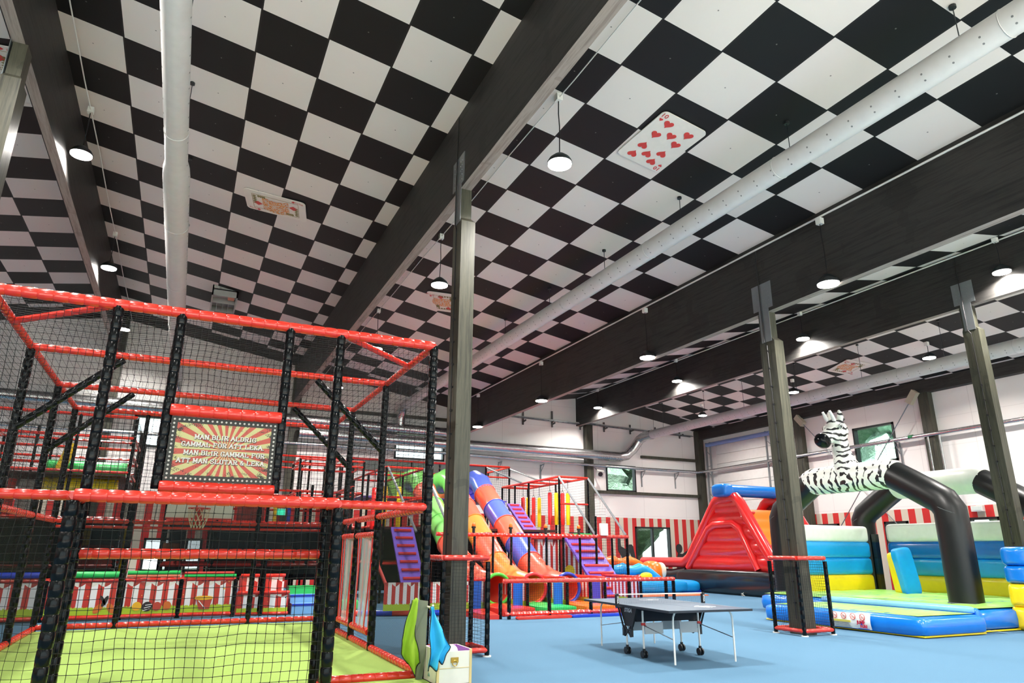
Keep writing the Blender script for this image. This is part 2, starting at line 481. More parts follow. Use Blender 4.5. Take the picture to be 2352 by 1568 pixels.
        o = bpy.data.objects.new(name, me); COL.objects.link(o)
        if par is not None: o.parent = par
        else: o.location = off
        return o
def tag(o, label, cat, group=None, kind=None):
    if label: o['label'] = label
    if cat: o['category'] = cat
    if group: o['group'] = group
    if kind: o['kind'] = kind
    return o
def thing(name, loc, label, cat, group=None):
    o = bpy.data.objects.new(name, None); COL.objects.link(o); o.location = loc; o.empty_display_size = 0.2
    return tag(o, label, cat, group)
def struct(name, mb, m, **k):
    o = mb.build(name, m, None, k.get('smooth', False)); o['kind'] = 'structure'; return o
def dup(root, dloc, label=None):
    r = root.copy(); COL.objects.link(r); r.location = Vector(root.location)+Vector(dloc)
    if label: r['label'] = label
    for ch in list(root.children):
        c = ch.copy(); COL.objects.link(c); c.parent = r
        for g in list(ch.children):
            d = g.copy(); COL.objects.link(d); d.parent = c
    return r
def textmesh(mb, body, size, origin, right, upv, ext=0.004, bold=0.0, align='CENTER', width=None, shear=0.0):
    cu = bpy.data.curves.new('lettering', 'FONT'); cu.body = body; cu.size = size; cu.extrude = ext; cu.offset = bold
    cu.align_x = align; cu.align_y = 'CENTER'; cu.resolution_u = 3; cu.shear = shear
    ob = bpy.data.objects.new('lettering', cu); COL.objects.link(ob)
    dg = bpy.context.evaluated_depsgraph_get(); me = bpy.data.meshes.new_from_object(ob.evaluated_get(dg))
    R = Vector(right).normalized(); U = Vector(upv).normalized(); N_ = R.cross(U); o = Vector(origin)
    xs = [v.co.x for v in me.vertices]; k = 1.0
    if width and xs: k = width/(max(xs)-min(xs))
    mb.add([o+R*v.co.x*k+U*v.co.y+N_*v.co.z for v in me.vertices], [tuple(p.vertices) for p in me.polygons])
    bpy.data.objects.remove(ob); bpy.data.meshes.remove(me); bpy.data.curves.remove(cu)

# ================================================================ THE HALL
XL, XR, YB, YF = -19.2, 28.4, 33.3, -8.0
def zc(x):      # underside of the folded roof
    if x < -3.54: return 11.383+(x+3.54)*0.1697
    if x < 12.0: return 10.782-0.1697*x
    if x < 19.75: return 8.746+(x-12.0)*0.1656
    return 10.03-(x-19.75)*0.157
mb = MB(); mb.box((XL-0.3, -0.9, -0.2), (XR+0.3, YB+0.3, 0)); struct('floor', mb, CARPET)
mb = MB(); mb.box((XL-0.3, YF-0.3, -0.2), (XR+0.3, -0.9, 0)); struct('floor', mb, plain('pale_bounce_floor', (214, 204, 190), 0.6))  # unseen pale floor behind the camera, added to bounce sunlight onto the ceiling

def ceil_bay(x0, x1, s0, y0, m, flip=False, sx=1.0):
    # u counts 1.2 m panels along the slope from the seam at s0, v counts them along the hall from y0
    z0, z1 = zc(x0+1e-6), zc(x1-1e-6); ca = (x1-x0)/math.hypot(x1-x0, z1-z0)
    def P(a, b): return (x0+(x1-x0)*a, YF-0.2+(YB+0.4-YF)*b, z0+(z1-z0)*a)
    def U(a, b):
        X = x0+(x1-x0)*a; Y = YF-0.2+(YB+0.4-YF)*b
        return ((X/ca-s0)/1.2, (Y-y0)/1.2)
    m_ = MB(); m_.grid(P, 1, 1, U); k = len(m_.v)
    m_.add([(p[0], p[1], p[2]+0.12) for p in m_.v[:4]], [(0, 2, 3, 1)])
    o = m_.build('ceiling', m, None, False); o['kind'] = 'structure'
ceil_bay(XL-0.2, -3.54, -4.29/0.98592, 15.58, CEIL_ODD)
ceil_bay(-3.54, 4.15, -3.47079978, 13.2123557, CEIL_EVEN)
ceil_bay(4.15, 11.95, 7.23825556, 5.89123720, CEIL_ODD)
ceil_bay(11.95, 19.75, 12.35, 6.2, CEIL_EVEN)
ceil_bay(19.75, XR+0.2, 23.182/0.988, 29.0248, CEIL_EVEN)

def wall(name, ax, c0, c1, u0, u1, top, holes, m):
    # ax 'x': wall plane normal to x (u is y); ax 'y': normal to y (u is x); holes: (ua, ub, za, zb)
    us = sorted({u0, u1, *[h[0] for h in holes], *[h[1] for h in holes]}); m_ = MB()
    for a, b in zip(us[:-1], us[1:]):
        zs = [0.0]
        for h in sorted((h for h in holes if h[0] <= a and h[1] >= b), key=lambda h: h[2]): zs += [h[2], h[3]]
        zs.append(top)
        for i in range(0, len(zs), 2):
            if zs[i+1]-zs[i] < 0.01: continue
            if ax == 'x': m_.box((c0, a, zs[i]), (c1, b, zs[i+1]))
            else: m_.box((a, c0, zs[i]), (b, c1, zs[i+1]))
    struct(name, m_, m)
ADDED_FW = [(-14.0+7.0*k, -7.6+7.0*k, 0.9, 7.6) for k in range(6)]  # invented front windows behind the camera, letting sunlight in to brighten the ceiling
BW = [(9.12, 11.75, 5.95, 7.14), (21.48, 23.5, 4.88, 6.36), (23.3, 25.72, 0.85, 2.97), (-2.4, -0.72, 5.8, 7.15), (-1.3, 0.2, 0.7, 2.05), (0.3, 0.95, 0.7, 2.05)]
RW = [(20.27, 22.4, 5.55, 7.26), (23.85, 25.4, 0.9, 2.95), (20.3, 21.45, 0.9, 2.95), (16.5, 17.7, 0.9, 2.98)]
wall('wall_back', 'y', YB, YB+0.25, XL-0.3, XR+0.3, 11.6, BW, WALLB)
wall('wall_right', 'x', XR, XR+0.25, YF-0.3, YB, 9.2, RW, WALLR)
wall('wall_left', 'x', XL-0.25, XL, YF-0.3, YB, 9.2, [], WALLR)
wall('wall_front', 'y', YF-0.25, YF, XL-0.3, XR+0.3, 11.6, ADDED_FW, WALLB)

def window(n, ax, c, h, mull=None, t=0.09):
    a, b, z0, z1 = h; m_ = MB()
    def bx(ua, ub, za, zb, d0, d1, M_):
        if ax == 'y': M_.box((ua, c+d0, za), (ub, c+d1, zb))
        else: M_.box((c+d0, ua, za), (c+d1, ub, zb))
    bx(a, b, z0, z0+t, -0.05, 0.2, m_); bx(a, b, z1-t, z1, -0.05, 0.2, m_)
    bx(a, a+t, z0, z1, -0.05, 0.2, m_); bx(b-t, b, z0, z1, -0.05, 0.2, m_)
    if mull: bx(mull-0.05, mull+0.05, z0, z1, 0.0, 0.18, m_)
    o = m_.build('window_%d' % n, DKSTEEL, None, False); o['kind'] = 'structure'
    g = MB(); bx(a+t, b-t, z0+t, z1-t, 0.12, 0.14, g); g.build('pane', GLASS, o, False)
    return o
for i, (h, ml) in enumerate(zip(BW, (10.9, None, 24.52, None, None, None))): window(i+1, 'y', YB, h, ml)
for i, h in enumerate(RW): window(i+7, 'x', XR, h)
for i, h in enumerate(ADDED_FW): window(i+11, 'y', YF-0.2, h, (h[0]+h[1])/2)  # frames and panes of the added, unseen front windows

# ---- roof beams, columns, plates
UNDER = wood('pale_beam_underside', (112, 100, 94), (156, 144, 136), 0.6, 'y')  # paler wood tone for the downward beam faces
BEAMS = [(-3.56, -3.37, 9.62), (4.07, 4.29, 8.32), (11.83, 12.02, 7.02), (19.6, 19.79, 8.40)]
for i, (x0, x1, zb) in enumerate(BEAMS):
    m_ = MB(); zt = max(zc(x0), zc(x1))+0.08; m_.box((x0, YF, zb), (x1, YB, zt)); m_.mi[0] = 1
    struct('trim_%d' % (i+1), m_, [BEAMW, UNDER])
n = 5
def column(x, y, top, cut, w=0.28, d=0.44, name_i=[5]):
    # timber column: full width up to `cut`, notched narrower above it, splice plate on the hall side
    m_ = MB(); m_.box((x, y-d/2, 0), (x+w, y+d/2, cut)); m_.box((x+0.02, y-d/2+0.1, cut-0.01), (x+w-0.05, y+d/2-0.02, top))
    m_.hexa([(x, y-d/2, cut), (x+w, y-d/2, cut), (x+w-0.05, y+d/2, cut), (x, y+d/2, cut), (x+0.02, y-d/2+0.1, cut+0.1), (x+w-0.05, y-d/2+0.1, cut+0.1), (x+w-0.05, y+d/2-0.02, cut+0.1), (x+0.02, y+d/2-0.02, cut+0.1)])
    o = struct('trim_%d' % name_i[0], m_, COLW); name_i[0] += 1; return o
def tplate(par, x, y, z0, z1, zs):
    m_ = MB(); m_.box((x-0.012, y-0.16, z0), (x, y+0.14, zs)); m_.box((x-0.014, y-0.3, zs), (x, y+0.3, z1))
    for k in range(5):
        for j in (-0.2, -0.12, 0.12, 0.2): m_.disc((x-0.014, y+j, zs+0.08+k*(z1-zs-0.12)/5), (-1, 0, 0), 0.012, 0.008, 6)
    m_.build('splice_plate', GREYM, par, False)
    c = MB(); c.tube([(x-0.03, y-0.02, 0.3), (x-0.03, y-0.02, z0-0.1), (x-0.03, y+0.05, z0), (x-0.03, y+0.05, z1+0.3), (x-0.03, y+0.02, zc(x)-0.1)], 0.012, 6)
    for k in range(14): c.box((x-0.05, y-0.04, 0.6+k*0.42), (x, y, 0.63+k*0.42))
    c.build('conduit', BLACKP, par, False)
for (x, zb, yy) in ((4.07, 8.32, 11.22), (11.83, 7.02, 11.28), (19.6, 8.4, 11.2), (-3.56, 9.62, 12.1)):
    o = column(x, yy, zb, zb-0.72); tplate(o, x, yy, zb-0.72, zb+0.72, zb+0.08)
for x in (-3.6, 4.0, 12.0, 20.05, 27.95):
    m_ = MB(); m_.box((x, YB-0.35, 0), (x+0.42, YB, zc(x+0.2))); struct('trim_%d' % (9+[-3.6, 4.0, 12.0, 20.05, 27.95].index(x)), m_, COLW)
k = 14
for y in (4.5, 11.5, 18.3, 25.2):
    m_ = MB(); m_.box((XR-0.3, y, 0), (XR, y+0.45, 8.75)); struct('trim_%d' % k, m_, COLW); k += 1
m_ = MB(); m_.box((XR-0.35, YF, 8.2), (XR, YB, 8.75)); struct('trim_%d' % k, m_, BEAMW); k += 1
for (x0, x1, z) in ((23.9, 27.95, 6.84), (20.4, 27.95, 4.72), (4.4, 12.0, 8.0)):
    m_ = MB(); m_.box((x0, YB-0.16, z), (x1, YB, z+0.16)); struct('trim_%d' % k, m_, COLW); k += 1

# steel bracing rods with their timber end blocks on the right wall
def brace(p, q, lab):
    t = thing('bracing_rod', p, lab, 'bracing rod', 'steel wind bracing rods')
    m_ = MB(); m_.tube([p, q], 0.02, 6); m_.build('rod', GREYM, t)
    b_ = MB(); d = (Vector(q)-Vector(p)).normalized(); b_.bar(Vector(p)-d*0.25, Vector(p)+d*0.35, 0.22, 0.28); b_.build('end_block', plain('beige_block', (178, 170, 150), 0.6), t, False)
brace((XR-0.42, 25.1, 8.1), (XR-0.42, 18.8, 0.8), 'thin steel bracing rod running down rightwards across the right wall behind the zebra')
brace((XR-0.46, 18.85, 8.1), (XR-0.46, 25.1, 0.8), 'thin steel bracing rod running down leftwards across the right wall window')

# ---- lamps
def lamp(x, y, z, zt, label, group):
    t = thing('pendant_lamp', (x, y, z), label, 'pendant lamp', group)
    m_ = MB(); m_.tube([(x, y, z+0.02), (x, y, z+0.05), (x, y, z+0.12), (x, y, z+0.2), (x, y, z+0.24)], [0.23, 0.23, 0.19, 0.1, 0.04], 20); m_.build('housing', DKSTEEL, t)
    l = MB(); l.disc((x, y, z-0.005), (0, 0, 1), 0.215, 0.03, 24); l.build('lens', LENS, t)
    c = MB(); c.tube([(x, y, z+0.22), (x+0.01, y, z+0.22+(zt-z)*0.4), (x, y+0.015, z+0.22+(zt-z)*0.6), (x, y, zt)], 0.011, 5); c.build('cable', BLACKP, t)
    j = MB(); j.box((x-0.06, y-0.06, zt-0.1), (x+0.06, y+0.06, zt+0.04)); j.build('junction_box', plain('white_plastic', (225, 225, 220), 0.5), t, False)
    la = bpy.data.lights.new('lamp_light', 'AREA'); la.shape = 'DISK'; la.size = 0.36; la.energy = LAMP_W; la.color = LAMP_COL; la.spread = math.radians(150)
    lo = bpy.data.objects.new('lamp_light', la); COL.objects.link(lo); lo.parent = t; lo.location = (0, 0, -0.02)
names = {-3.2: 'leftmost beam', 5.42: 'second beam from the left', 11.68: 'third beam from the left', 19.45: 'fourth beam from the left', 24.6: 'right-hand air duct'}
ords = ['nearest', 'second', 'third', 'fourth', 'fifth']
for x, ys, z, zt in ((-3.08, (2.6, 9.3, 16.2, 23.3, 30.2), 10.0, 11.2), (5.42, (-3.4, 3.1, 9.59, 16.2, 22.9, 29.5), 8.36, 9.82),
                     (11.68, (-3.5, 2.9, 9.3, 15.68, 22.37, 28.67), 7.0, 8.5), (19.36, (-3.5, 3.2, 9.95, 16.78, 23.9, 30.57), 8.93, 9.93),
                     (24.6, (2.7, 9.2, 15.7, 22.2, 28.45), 8.6, 9.2), (-11.3, (2.6, 9.3, 16.2, 23.3, 30.2), 8.6, 10.0)):
    vis = {-3.08: 'leftmost roof beam', 5.42: 'second beam from left', 11.68: 'third beam from left', 19.36: 'rightmost roof beam', 24.6: 'right-hand air duct', -11.3: 'left roof bay outside the view'}[x]
    for i, y in enumerate(ys):
        lamp(x, y, z, zt, 'lit pendant lamp beside the %s, %s from near end' % (vis, ['first', 'second', 'third', 'fourth', 'fifth', 'sixth'][i]), 'lit pendant lamps under the ceiling')

# white suspension wires and cable conduits that feed the lamps
def wire(name, pts, r, m, lab, cat, grp=None):
    m_ = MB(); m_.tube(pts, r, 6); tag(m_.build(name, m), lab, cat, grp)
WHW = plain('white_cable', (220, 218, 214), 0.5)
wire('lamp_cable', [(-3.08, y, 11.2-(0.05 if i % 2 else 0)) for i, y in enumerate(range(-6, 34, 3))], 0.014, WHW, 'white cable strung beside the leftmost roof beam', 'cable')
wire('lamp_cable', [(5.42, y, 9.82-(0.04 if i % 2 else 0)) for i, y in enumerate(range(-6, 34, 3))], 0.012, WHW, 'thin white cable strung beside the second roof beam', 'cable')
wire('conduit', [(11.76, y, 8.62) for y in range(-7, 34, 4)], 0.022, WHW, 'white conduit along the top of the third roof beam', 'conduit')
wire('conduit', [(19.52, y, 9.93) for y in range(-7, 34, 4)], 0.022, WHW, 'white conduit along the top of the rightmost roof beam', 'conduit')

# ---- ventilation ducts
def duct(pts, rads, lab, holes_at, hang, x, zt_fn):
    t = thing('air_duct', pts[0], lab, 'air duct')
    m_ = MB(); m_.tube(pts, rads, 28); m_.build('pipe', DUCTW, t)
    h = MB()
    y0, y1 = pts[0][1], pts[-1][1]
    def rad_at(y):
        for (p, r0), (q, r1) in zip(zip(pts, rads), zip(pts[1:], rads[1:])):
            if p[1] <= y <= q[1]: return r0+(r1-r0)*((y-p[1])/max(1e-6, q[1]-p[1]))
        return rads[-1]
    k_ = 0; y = y0+0.3
    while y < y1-0.3:
        for an in holes_at:
            R = rad_at(y); d = Vector((math.cos(an), 0, math.sin(an)))
            h.disc(Vector((pts[0][0], y, pts[0][2]))+d*(R-0.008), d, 0.016, 0.0095, 8)
        y += 0.42
    h.build('air_nozzles', plain('nozzle_grey', (120, 120, 120), 0.5), t)['kind'] = 'stuff'
    for yy in range(int(y0)+3, int(y1), 4):
        s_ = MB(); s_.ring((pts[0][0], yy, pts[0][2]), (0, 1, 0), rad_at(yy)+0.002, 0.007, 28, 5); s_.build('joint_band', plain('band_grey', (188, 186, 184), 0.4), t)
    for yy in hang:
        g = MB(); g.tube([(x, yy, pts[0][2]+rad_at(yy)-0.02), (x, yy, zt_fn-0.02)], 0.008, 5); g.disc((x, yy, zt_fn-0.05), (0, 0, 1), 0.05, 0.05, 10); g.build('hanger', DKSTEEL, t)
duct([(-0.97, YF+0.2, 8.68), (-0.97, 13.0, 8.68), (-0.97, 13.1, 8.68), (-0.97, 13.35, 8.68), (-0.97, 13.7, 8.68), (-0.97, 31.9, 8.68)], [0.2, 0.2, 0.2, 0.235, 0.25, 0.25],
     'long pale grey air duct hanging left of the centre beam', (-0.25, -2.75), (4.2, 7.8, 10.9, 13.8, 17.0, 21.0), -0.97, zc(-0.97))
duct([(9.18, YF+0.2, 8.42), (9.18, 31.9, 8.42)], [0.215, 0.215], 'long pale grey air duct between the centre beam and third beam', (-2.7, -2.2), (1.5, 4.6, 7.72, 10.83, 13.95, 17.0, 20.2), 9.18, zc(9.18))
duct([(23.25, YF+0.2, 7.9), (23.25, 31.2, 7.9)], [0.235, 0.235], 'long pale grey air duct in the right-hand roof bay', (-2.7, -2.3), (14.3, 17.6, 20.8, 23.98, 26.71, 30.12, 31.0), 23.25, zc(23.25))

m_ = MB(); m_.tube([(23.25, 31.15, 7.9), (23.25, 31.8, 7.9), (23.2, 32.3, 7.75), (22.9, 32.6, 7.2), (22.5, 32.65, 6.85), (22.0, 32.65, 6.75), (12.8, 32.65, 6.78), (4.4, 32.65, 6.8)], 0.27, 24)
tag(m_.build('lagged_duct', FOIL), 'shiny foil-lagged duct running along the back wall with an elbow', 'air duct')
m_ = MB(); m_.tube([(12.8, 32.65, 7.3), (4.6, 32.65, 7.4), (-4.5, 32.65, 7.45), (-15.0, 32.65, 7.5)], 0.25, 24); m_.tube([(-0.97, 31.85, 8.68), (-0.97, 32.45, 8.5), (-0.97, 32.65, 8.0), (-0.97, 32.65, 7.5)], 0.24, 20); m_.tube([(9.18, 31.85, 8.42), (9.18, 32.4, 8.3), (9.18, 32.65, 7.9), (9.18, 32.65, 7.3)], 0.22, 20)
tag(m_.build('lagged_duct', FOIL), 'shiny foil-lagged duct behind the netting on the back wall', 'air duct')
m_ = MB(); m_.tube([(-15, 32.95, 6.3), (12.0, 32.95, 6.35), (22.0, 32.95, 6.2), (27.7, 32.95, 6.2), (28.05, 32.5, 6.22), (28.05, 31.0, 6.25), (28.05, 10.0, 6.5), (28.05, -6, 6.6)], 0.085, 12)
t = tag(m_.build('heating_pipe', FOIL), 'thin foil-wrapped pipe running along the back and right walls', 'pipe')
g = MB()
for x in (14.8, 17.3, 23.9, 26.3): g.bar((x, 33.26, 5.2), (x, 33.26, 6.1), 0.05, 0.05); g.bar((x, 33.26, 6.05), (x, 32.85, 6.1), 0.04, 0.04); g.bar((x, 33.25, 5.7), (x, 32.9, 6.05), 0.03, 0.03)
for y in (26.3, 20.1, 13.5): g.bar((28.35, y, 5.3), (28.35, y, 6.3), 0.05, 0.05); g.bar((28.35, y, 6.3), (27.95, y, 6.32), 0.04, 0.04); g.bar((28.3, y, 5.8), (28.0, y, 6.25), 0.03, 0.03)
g.build('wall_brackets', GREYM, t, False)
g = MB(); g.tube([(28.05, 19.4, 6.4), (28.05, 19.2, 6.41)], 0.092, 12); g.build('green_tape_mark', plain('green_tape', (30, 120, 70), 0.5), t)
m_ = MB()
for dx in (0, 0.35): m_.tube([(28.1, 18.1+dx*1.4, 6.35), (28.1, 18.1+dx*1.4, 0.2)], 0.05, 10)
tag(m_.build('riser_pipes', FOIL), 'pair of foil-wrapped riser pipes dropping beside the right wall column', 'pipe')

# cable tray on the back wall
t = thing('cable_tray', (14, 33.05, 8.5), 'grey cable ladder full of white cables high on the back wall', 'cable tray')
m_ = MB(); TP = [(14.3, 33.05, 8.6), (19.6, 33.05, 8.5), (20.2, 32.75, 8.5), (21.2, 32.75, 8.45), (27.6, 33.05, 8.35)]
for p, q in zip(TP[:-1], TP[1:]):
    for dy in (-0.12, 0.12): m_.bar((p[0], p[1]+dy, p[2]), (q[0], q[1]+dy, q[2]), 0.03, 0.05)
    nr = int((q[0]-p[0])/0.3)
    for i in range(nr):
        f = i/nr; m_.bar((p[0]+(q[0]-p[0])*f, p[1]-0.12+(q[1]-p[1])*f, p[2]+(q[2]-p[2])*f), (p[0]+(q[0]-p[0])*f, p[1]+0.12+(q[1]-p[1])*f, p[2]+(q[2]-p[2])*f), 0.04, 0.03)
m_.build('ladder', GREYM, t, False)
m_ = MB()
for j in range(4): m_.tube([(p[0], p[1]-0.06+0.04*j, p[2]+0.05+0.01*math.sin(p[0]*3+j)) for p in TP], 0.018, 5)
m_.build('cables', WHW, t)
m_ = MB()
for x in (14.6, 16.2, 18.0, 19.8, 21.4, 23.2, 25.0, 26.8): m_.bar((x, 33.2, 8.2), (x, 33.2, 9.1 if x < 20 else 8.75), 0.06, 0.08); m_.bar((x, 33.26, 8.35), (x, 32.85, 8.4), 0.05, 0.08)
m_.build('brackets', plain('bracket_grey', (88, 86, 84), 0.5), t, False)

# loudspeaker on the back column
t = thing('loudspeaker', (20.6, 32.7, 5.95), 'small white loudspeaker tilted down from the back wall column', 'loudspeaker')
m_ = MB(); R = Matrix.Rotation(0.45, 3, 'X') @ Matrix.Rotation(-0.35, 3, 'Z'); c0 = Vector((20.65, 32.6, 5.75))
def rb(m_, c, d, R):
    P = [Vector((sx*d[0], sy*d[1], sz*d[2])) for sz in (-1, 1) for sx, sy in ((-1, -1), (1, -1), (1, 1), (-1, 1))]
    m_.hexa([Vector(c)+R @ p for p in P]); return m_
rb(m_, c0, (0.2, 0.12, 0.16), R); m_.build('cabinet', plain('speaker_grey', (196, 194, 190), 0.5), t, False)
m_ = MB(); m_.tube([c0+R @ Vector((0, -0.12, 0)), c0+R @ Vector((0, -0.15, 0))], [0.11, 0.13], 16); m_.build('horn', DKSTEEL, t)
m_ = MB(); m_.bar(c0+Vector((0, 0.1, 0.1)), (20.5, 32.95, 6.1), 0.05, 0.05); m_.build('bracket', GREYM, t, False)

# emergency light and wall unit on the right wall
t = thing('exit_light', (28.2, 17.2, 3.2), 'small white emergency light box above the right wall window', 'emergency light')
m_ = MB(); m_.box((28.24, 17.0, 3.2), (28.4, 17.45, 3.42)); m_.build('case', WHITEM, t, False)
m_ = MB(); m_.box((28.225, 17.05, 3.24), (28.24, 17.4, 3.38)); m_.build('diffuser', plain('frosted', (215, 225, 220), 0.4), t, False)

# roller shutter on the right wall near the corner
t = thing('roller_door', (28.2, 30, 0), 'white roller door with steel side rails in the right wall corner', 'roller door')
m_ = MB()
for i in range(14): m_.box((28.3, 27.4, i*0.55), (28.36, 31.8, i*0.55+0.53))
m_.build('door_leaf', plain('door_white', (226, 224, 220), 0.5), t, False)
m_ = MB()
for y in (27.2, 32.0):
    for dy in (0, 0.35): m_.bar((28.05, y+dy, 0), (28.05, y+dy, 7.9), 0.06, 0.1, (1, 0, 0))
    for i in range(12): m_.bar((28.05, y, 0.3+i*0.62), (28.05, y+0.35, 0.3+i*0.62+(0.3 if i % 2 else 0)), 0.03, 0.03, (1, 0, 0))
m_.build('side_rails', GREYM, t, False)
m_ = MB(); m_.tube([(28.0, 27.2, 7.75), (28.0, 32.2, 7.75)], 0.12, 14); m_.build('roller_drum', plain('blue_grey_drum', (120, 140, 190), 0.4), t)

# painted acrobat figures on the back wall
SIL = plain('matt_black_paint', (46, 48, 48), 0.8)
def figure(name, polys, lab):
    m_ = MB()
    for P in polys: m_.prism(P, 'y', 33.27, 33.296)
    tag(m_.build(name, SIL, None, False), lab, 'wall silhouette', 'painted acrobat silhouettes')
def blob(cx, cz, rx, rz, n=16): return [(cx+rx*math.cos(2*PI*k/n), cz+rz*math.sin(2*PI*k/n)) for k in range(n)]
figure('acrobat_silhouette', [[(19.0, 2.6), (19.9, 2.6), (20.3, 1.9), (20.7, 1.35), (21.2, 1.3), (21.5, 1.05), (21.5, 0.7), (21.35, 0.72), (21.3, 1.0), (20.9, 1.1), (20.8, 0.8), (20.2, 1.0), (19.5, 1.6)]], 'black bent-over acrobat silhouette painted left of the lower window')
figure('acrobat_silhouette', [[(22.1, 2.4), (22.25, 2.4), (22.3, 1.9), (22.6, 1.75), (22.85, 2.0), (23.0, 2.0), (23.1, 1.9), (23.25, 1.2), (23.4, 0.8), (23.25, 0.75), (23.0, 1.3), (22.85, 1.6), (22.8, 1.2), (22.5, 0.9), (22.6, 0.5), (22.15, 0.5), (22.1, 0.9), (22.35, 1.3), (22.1, 1.7)]], 'black upside-down acrobat silhouette painted beside the lower window')
figure('acrobat_silhouette', [blob(26.3, 1.8, 0.22, 0.26), [(26.05, 1.1), (26.2, 1.55), (26.5, 1.5), (26.9, 1.7), (27.3, 2.3), (27.38, 2.25), (27.1, 1.5), (26.9, 1.1), (26.9, 0.6), (26.1, 0.6)]], 'black acrobat silhouette with raised arm painted right of the lower window')

# ---- outside: lawn and trees seen through the windows
m_ = MB(); m_.box((-60, 33.8, -0.6), (110, 90, -0.5)); struct('ground', m_, GRASS)
m_ = MB(); m_.box((-60, -60, -0.6), (29, -8.4, -0.5)); struct('ground', m_, plain('pale_bounce_paving', (206, 202, 194), 0.9))  # unseen bright ground, added to reflect sun in through the front windows
m_ = MB(); m_.box((29.0, -30, -0.62), (110, 33.8, -0.5)); struct('ground', m_, GRASS)
rr = random.Random(3)
def tree(x, y, h, r, lab):
    t = thing('tree', (x, y, -0.5), lab, 'tree', 'trees outside the windows')
    m_ = MB(); m_.tube([(x, y, -0.5), (x+0.1, y, h*0.5), (x, y, h)], [0.28, 0.2, 0.08], 8); m_.build('trunk', BARK, t)
    m_ = MB()
    ph = [rr.uniform(0, 6) for _ in range(6)]
    for k in range(7):
        c = (x+rr.uniform(-r, r)*0.5, y+rr.uniform(-r, r)*0.5, h*(0.45+0.08*k)); q = r*rr.uniform(0.45, 0.7)
        m_.sup(c, (q, q, q*0.9), 1, 1, 14, 9, None, lambda P: P*(1+0.12*math.sin(P.x*6+ph[0])*math.sin(P.y*5+ph[1])+0.1*math.sin(P.z*7+ph[2])))
    m_.build('crown', LEAFD if y > 40 else LEAF, t)
for i, (x, y, h, r) in enumerate(((44, 38, 12, 3.4), (46, 26, 11, 3.6), (22.5, 46, 11, 3.2), (27.5, 43, 7, 2.6), (32, 47, 12, 3.4), (36, 52, 9, 4.2), (41, 58, 10, 5.0), (30, 50, 8, 3.6), (25, 50, 8, 3.6), (42, 33, 12, 3.6), (38, 27, 11, 3.0), (41, 21, 12, 3.6), (37, 15, 10, 3.0))):
    tree(x, y, h, r, 'pale green leafy tree outside the %s windows' % ('back' if y > 40 else 'right-hand'))

# ================================================================ ceiling cards and fittings
def heart(mb, P, u, v, w, h, flip, m):
    mb.m = m; pts = []
    for k in range(28):
        t = 2*PI*k/28; x = 16*math.sin(t)**3/34; y = -(13*math.cos(t)-5*math.cos(2*t)-2*math.cos(3*t)-math.cos(4*t))/32
        if flip: y = -y
        pts.append((u+x*w, v+y*h))
    a = [P(*q, 0.028) for q in pts]; b = [P(*q, 0.02) for q in pts]; n = len(a)
    mb.add(a+b, [tuple(range(n)), tuple(range(2*n-1, n-1, -1))]+[(i, i+n, (i+1) % n+n, (i+1) % n) for i in range(n)])
def diamond(mb, P, u, v, w, h):
    a = [P(u-w, v, 0.03), P(u, v-h, 0.03), P(u+w, v, 0.03), P(u, v+h, 0.03)]; b = [P(u-w, v, 0.02), P(u, v-h, 0.02), P(u+w, v, 0.02), P(u, v+h, 0.02)]
    mb.add(a+b, [(0, 1, 2, 3), (7, 6, 5, 4)]+[(i, i+4, (i+1) % 4+4, (i+1) % 4) for i in range(4)])
def card(cx, cy, wu, wv, rot, lab, court_=False):
    # u runs across, v runs up the hall; the card hangs just under the sloping ceiling
    ca, sa = math.cos(rot), math.sin(rot)
    def P(u, v, d):
        x = cx+(u*ca-v*sa); y = cy+(u*sa+v*ca); return (x, y, zc(x)-0.02-d)
    t = thing('playing_card', (cx, cy, zc(cx)-0.05), lab, 'playing card', 'giant playing cards on the ceiling')
    r = 0.11; pts = []
    for (sx, sy, a0) in ((1, 1, 0), (-1, 1, 90), (-1, -1, 180), (1, -1, 270)):
        for k in range(6):
            a = math.radians(a0+k*18); pts.append((sx*(wu/2-r)+r*math.cos(a), sy*(wv/2-r)+r*math.sin(a)))
    n = len(pts); m_ = MB(); m_.add([P(*q, 0.0) for q in pts]+[P(*q, 0.018) for q in pts], [tuple(range(n)), tuple(range(2*n-1, n-1, -1))]+[(i, i+n, (i+1) % n+n, (i+1) % n) for i in range(n)])
    m_.build('card_face', PAPER, t, False)
    return t, P
t, P = card(7.72, 9.55, 1.03, 1.6, 0.02, 'giant ten of hearts playing card fixed to the checkered ceiling')
H = MB()
for (u, v, fl) in ((.274, .164, 0), (.264, .40, 0), (.517, .314, 0), (.757, .184, 0), (.741, .411, 0), (.268, .657, 1), (.257, .871, 1), (.486, .768, 1), (.714, .655, 1), (.703, .859, 1)):
    heart(H, P, (u-.5)*1.03, (v-.5)*1.6, 0.21, 0.23, fl, 0)
heart(H, P, -0.43, -0.57, 0.08, 0.085, 0, 0); heart(H, P, 0.43, 0.57, 0.08, 0.085, 1, 0)
H.build('heart_pips', HEARTR, t, False)
for (u, v, s_) in ((-0.43, -0.69, 1), (0.43, 0.69, -1)):
    T = MB(); textmesh(T, '10', 0.15, P(u, v, 0.024), (s_, 0, -0.17*s_), (0, -s_, 0), 0.004); T.build('numeral', HEARTR, t, False)
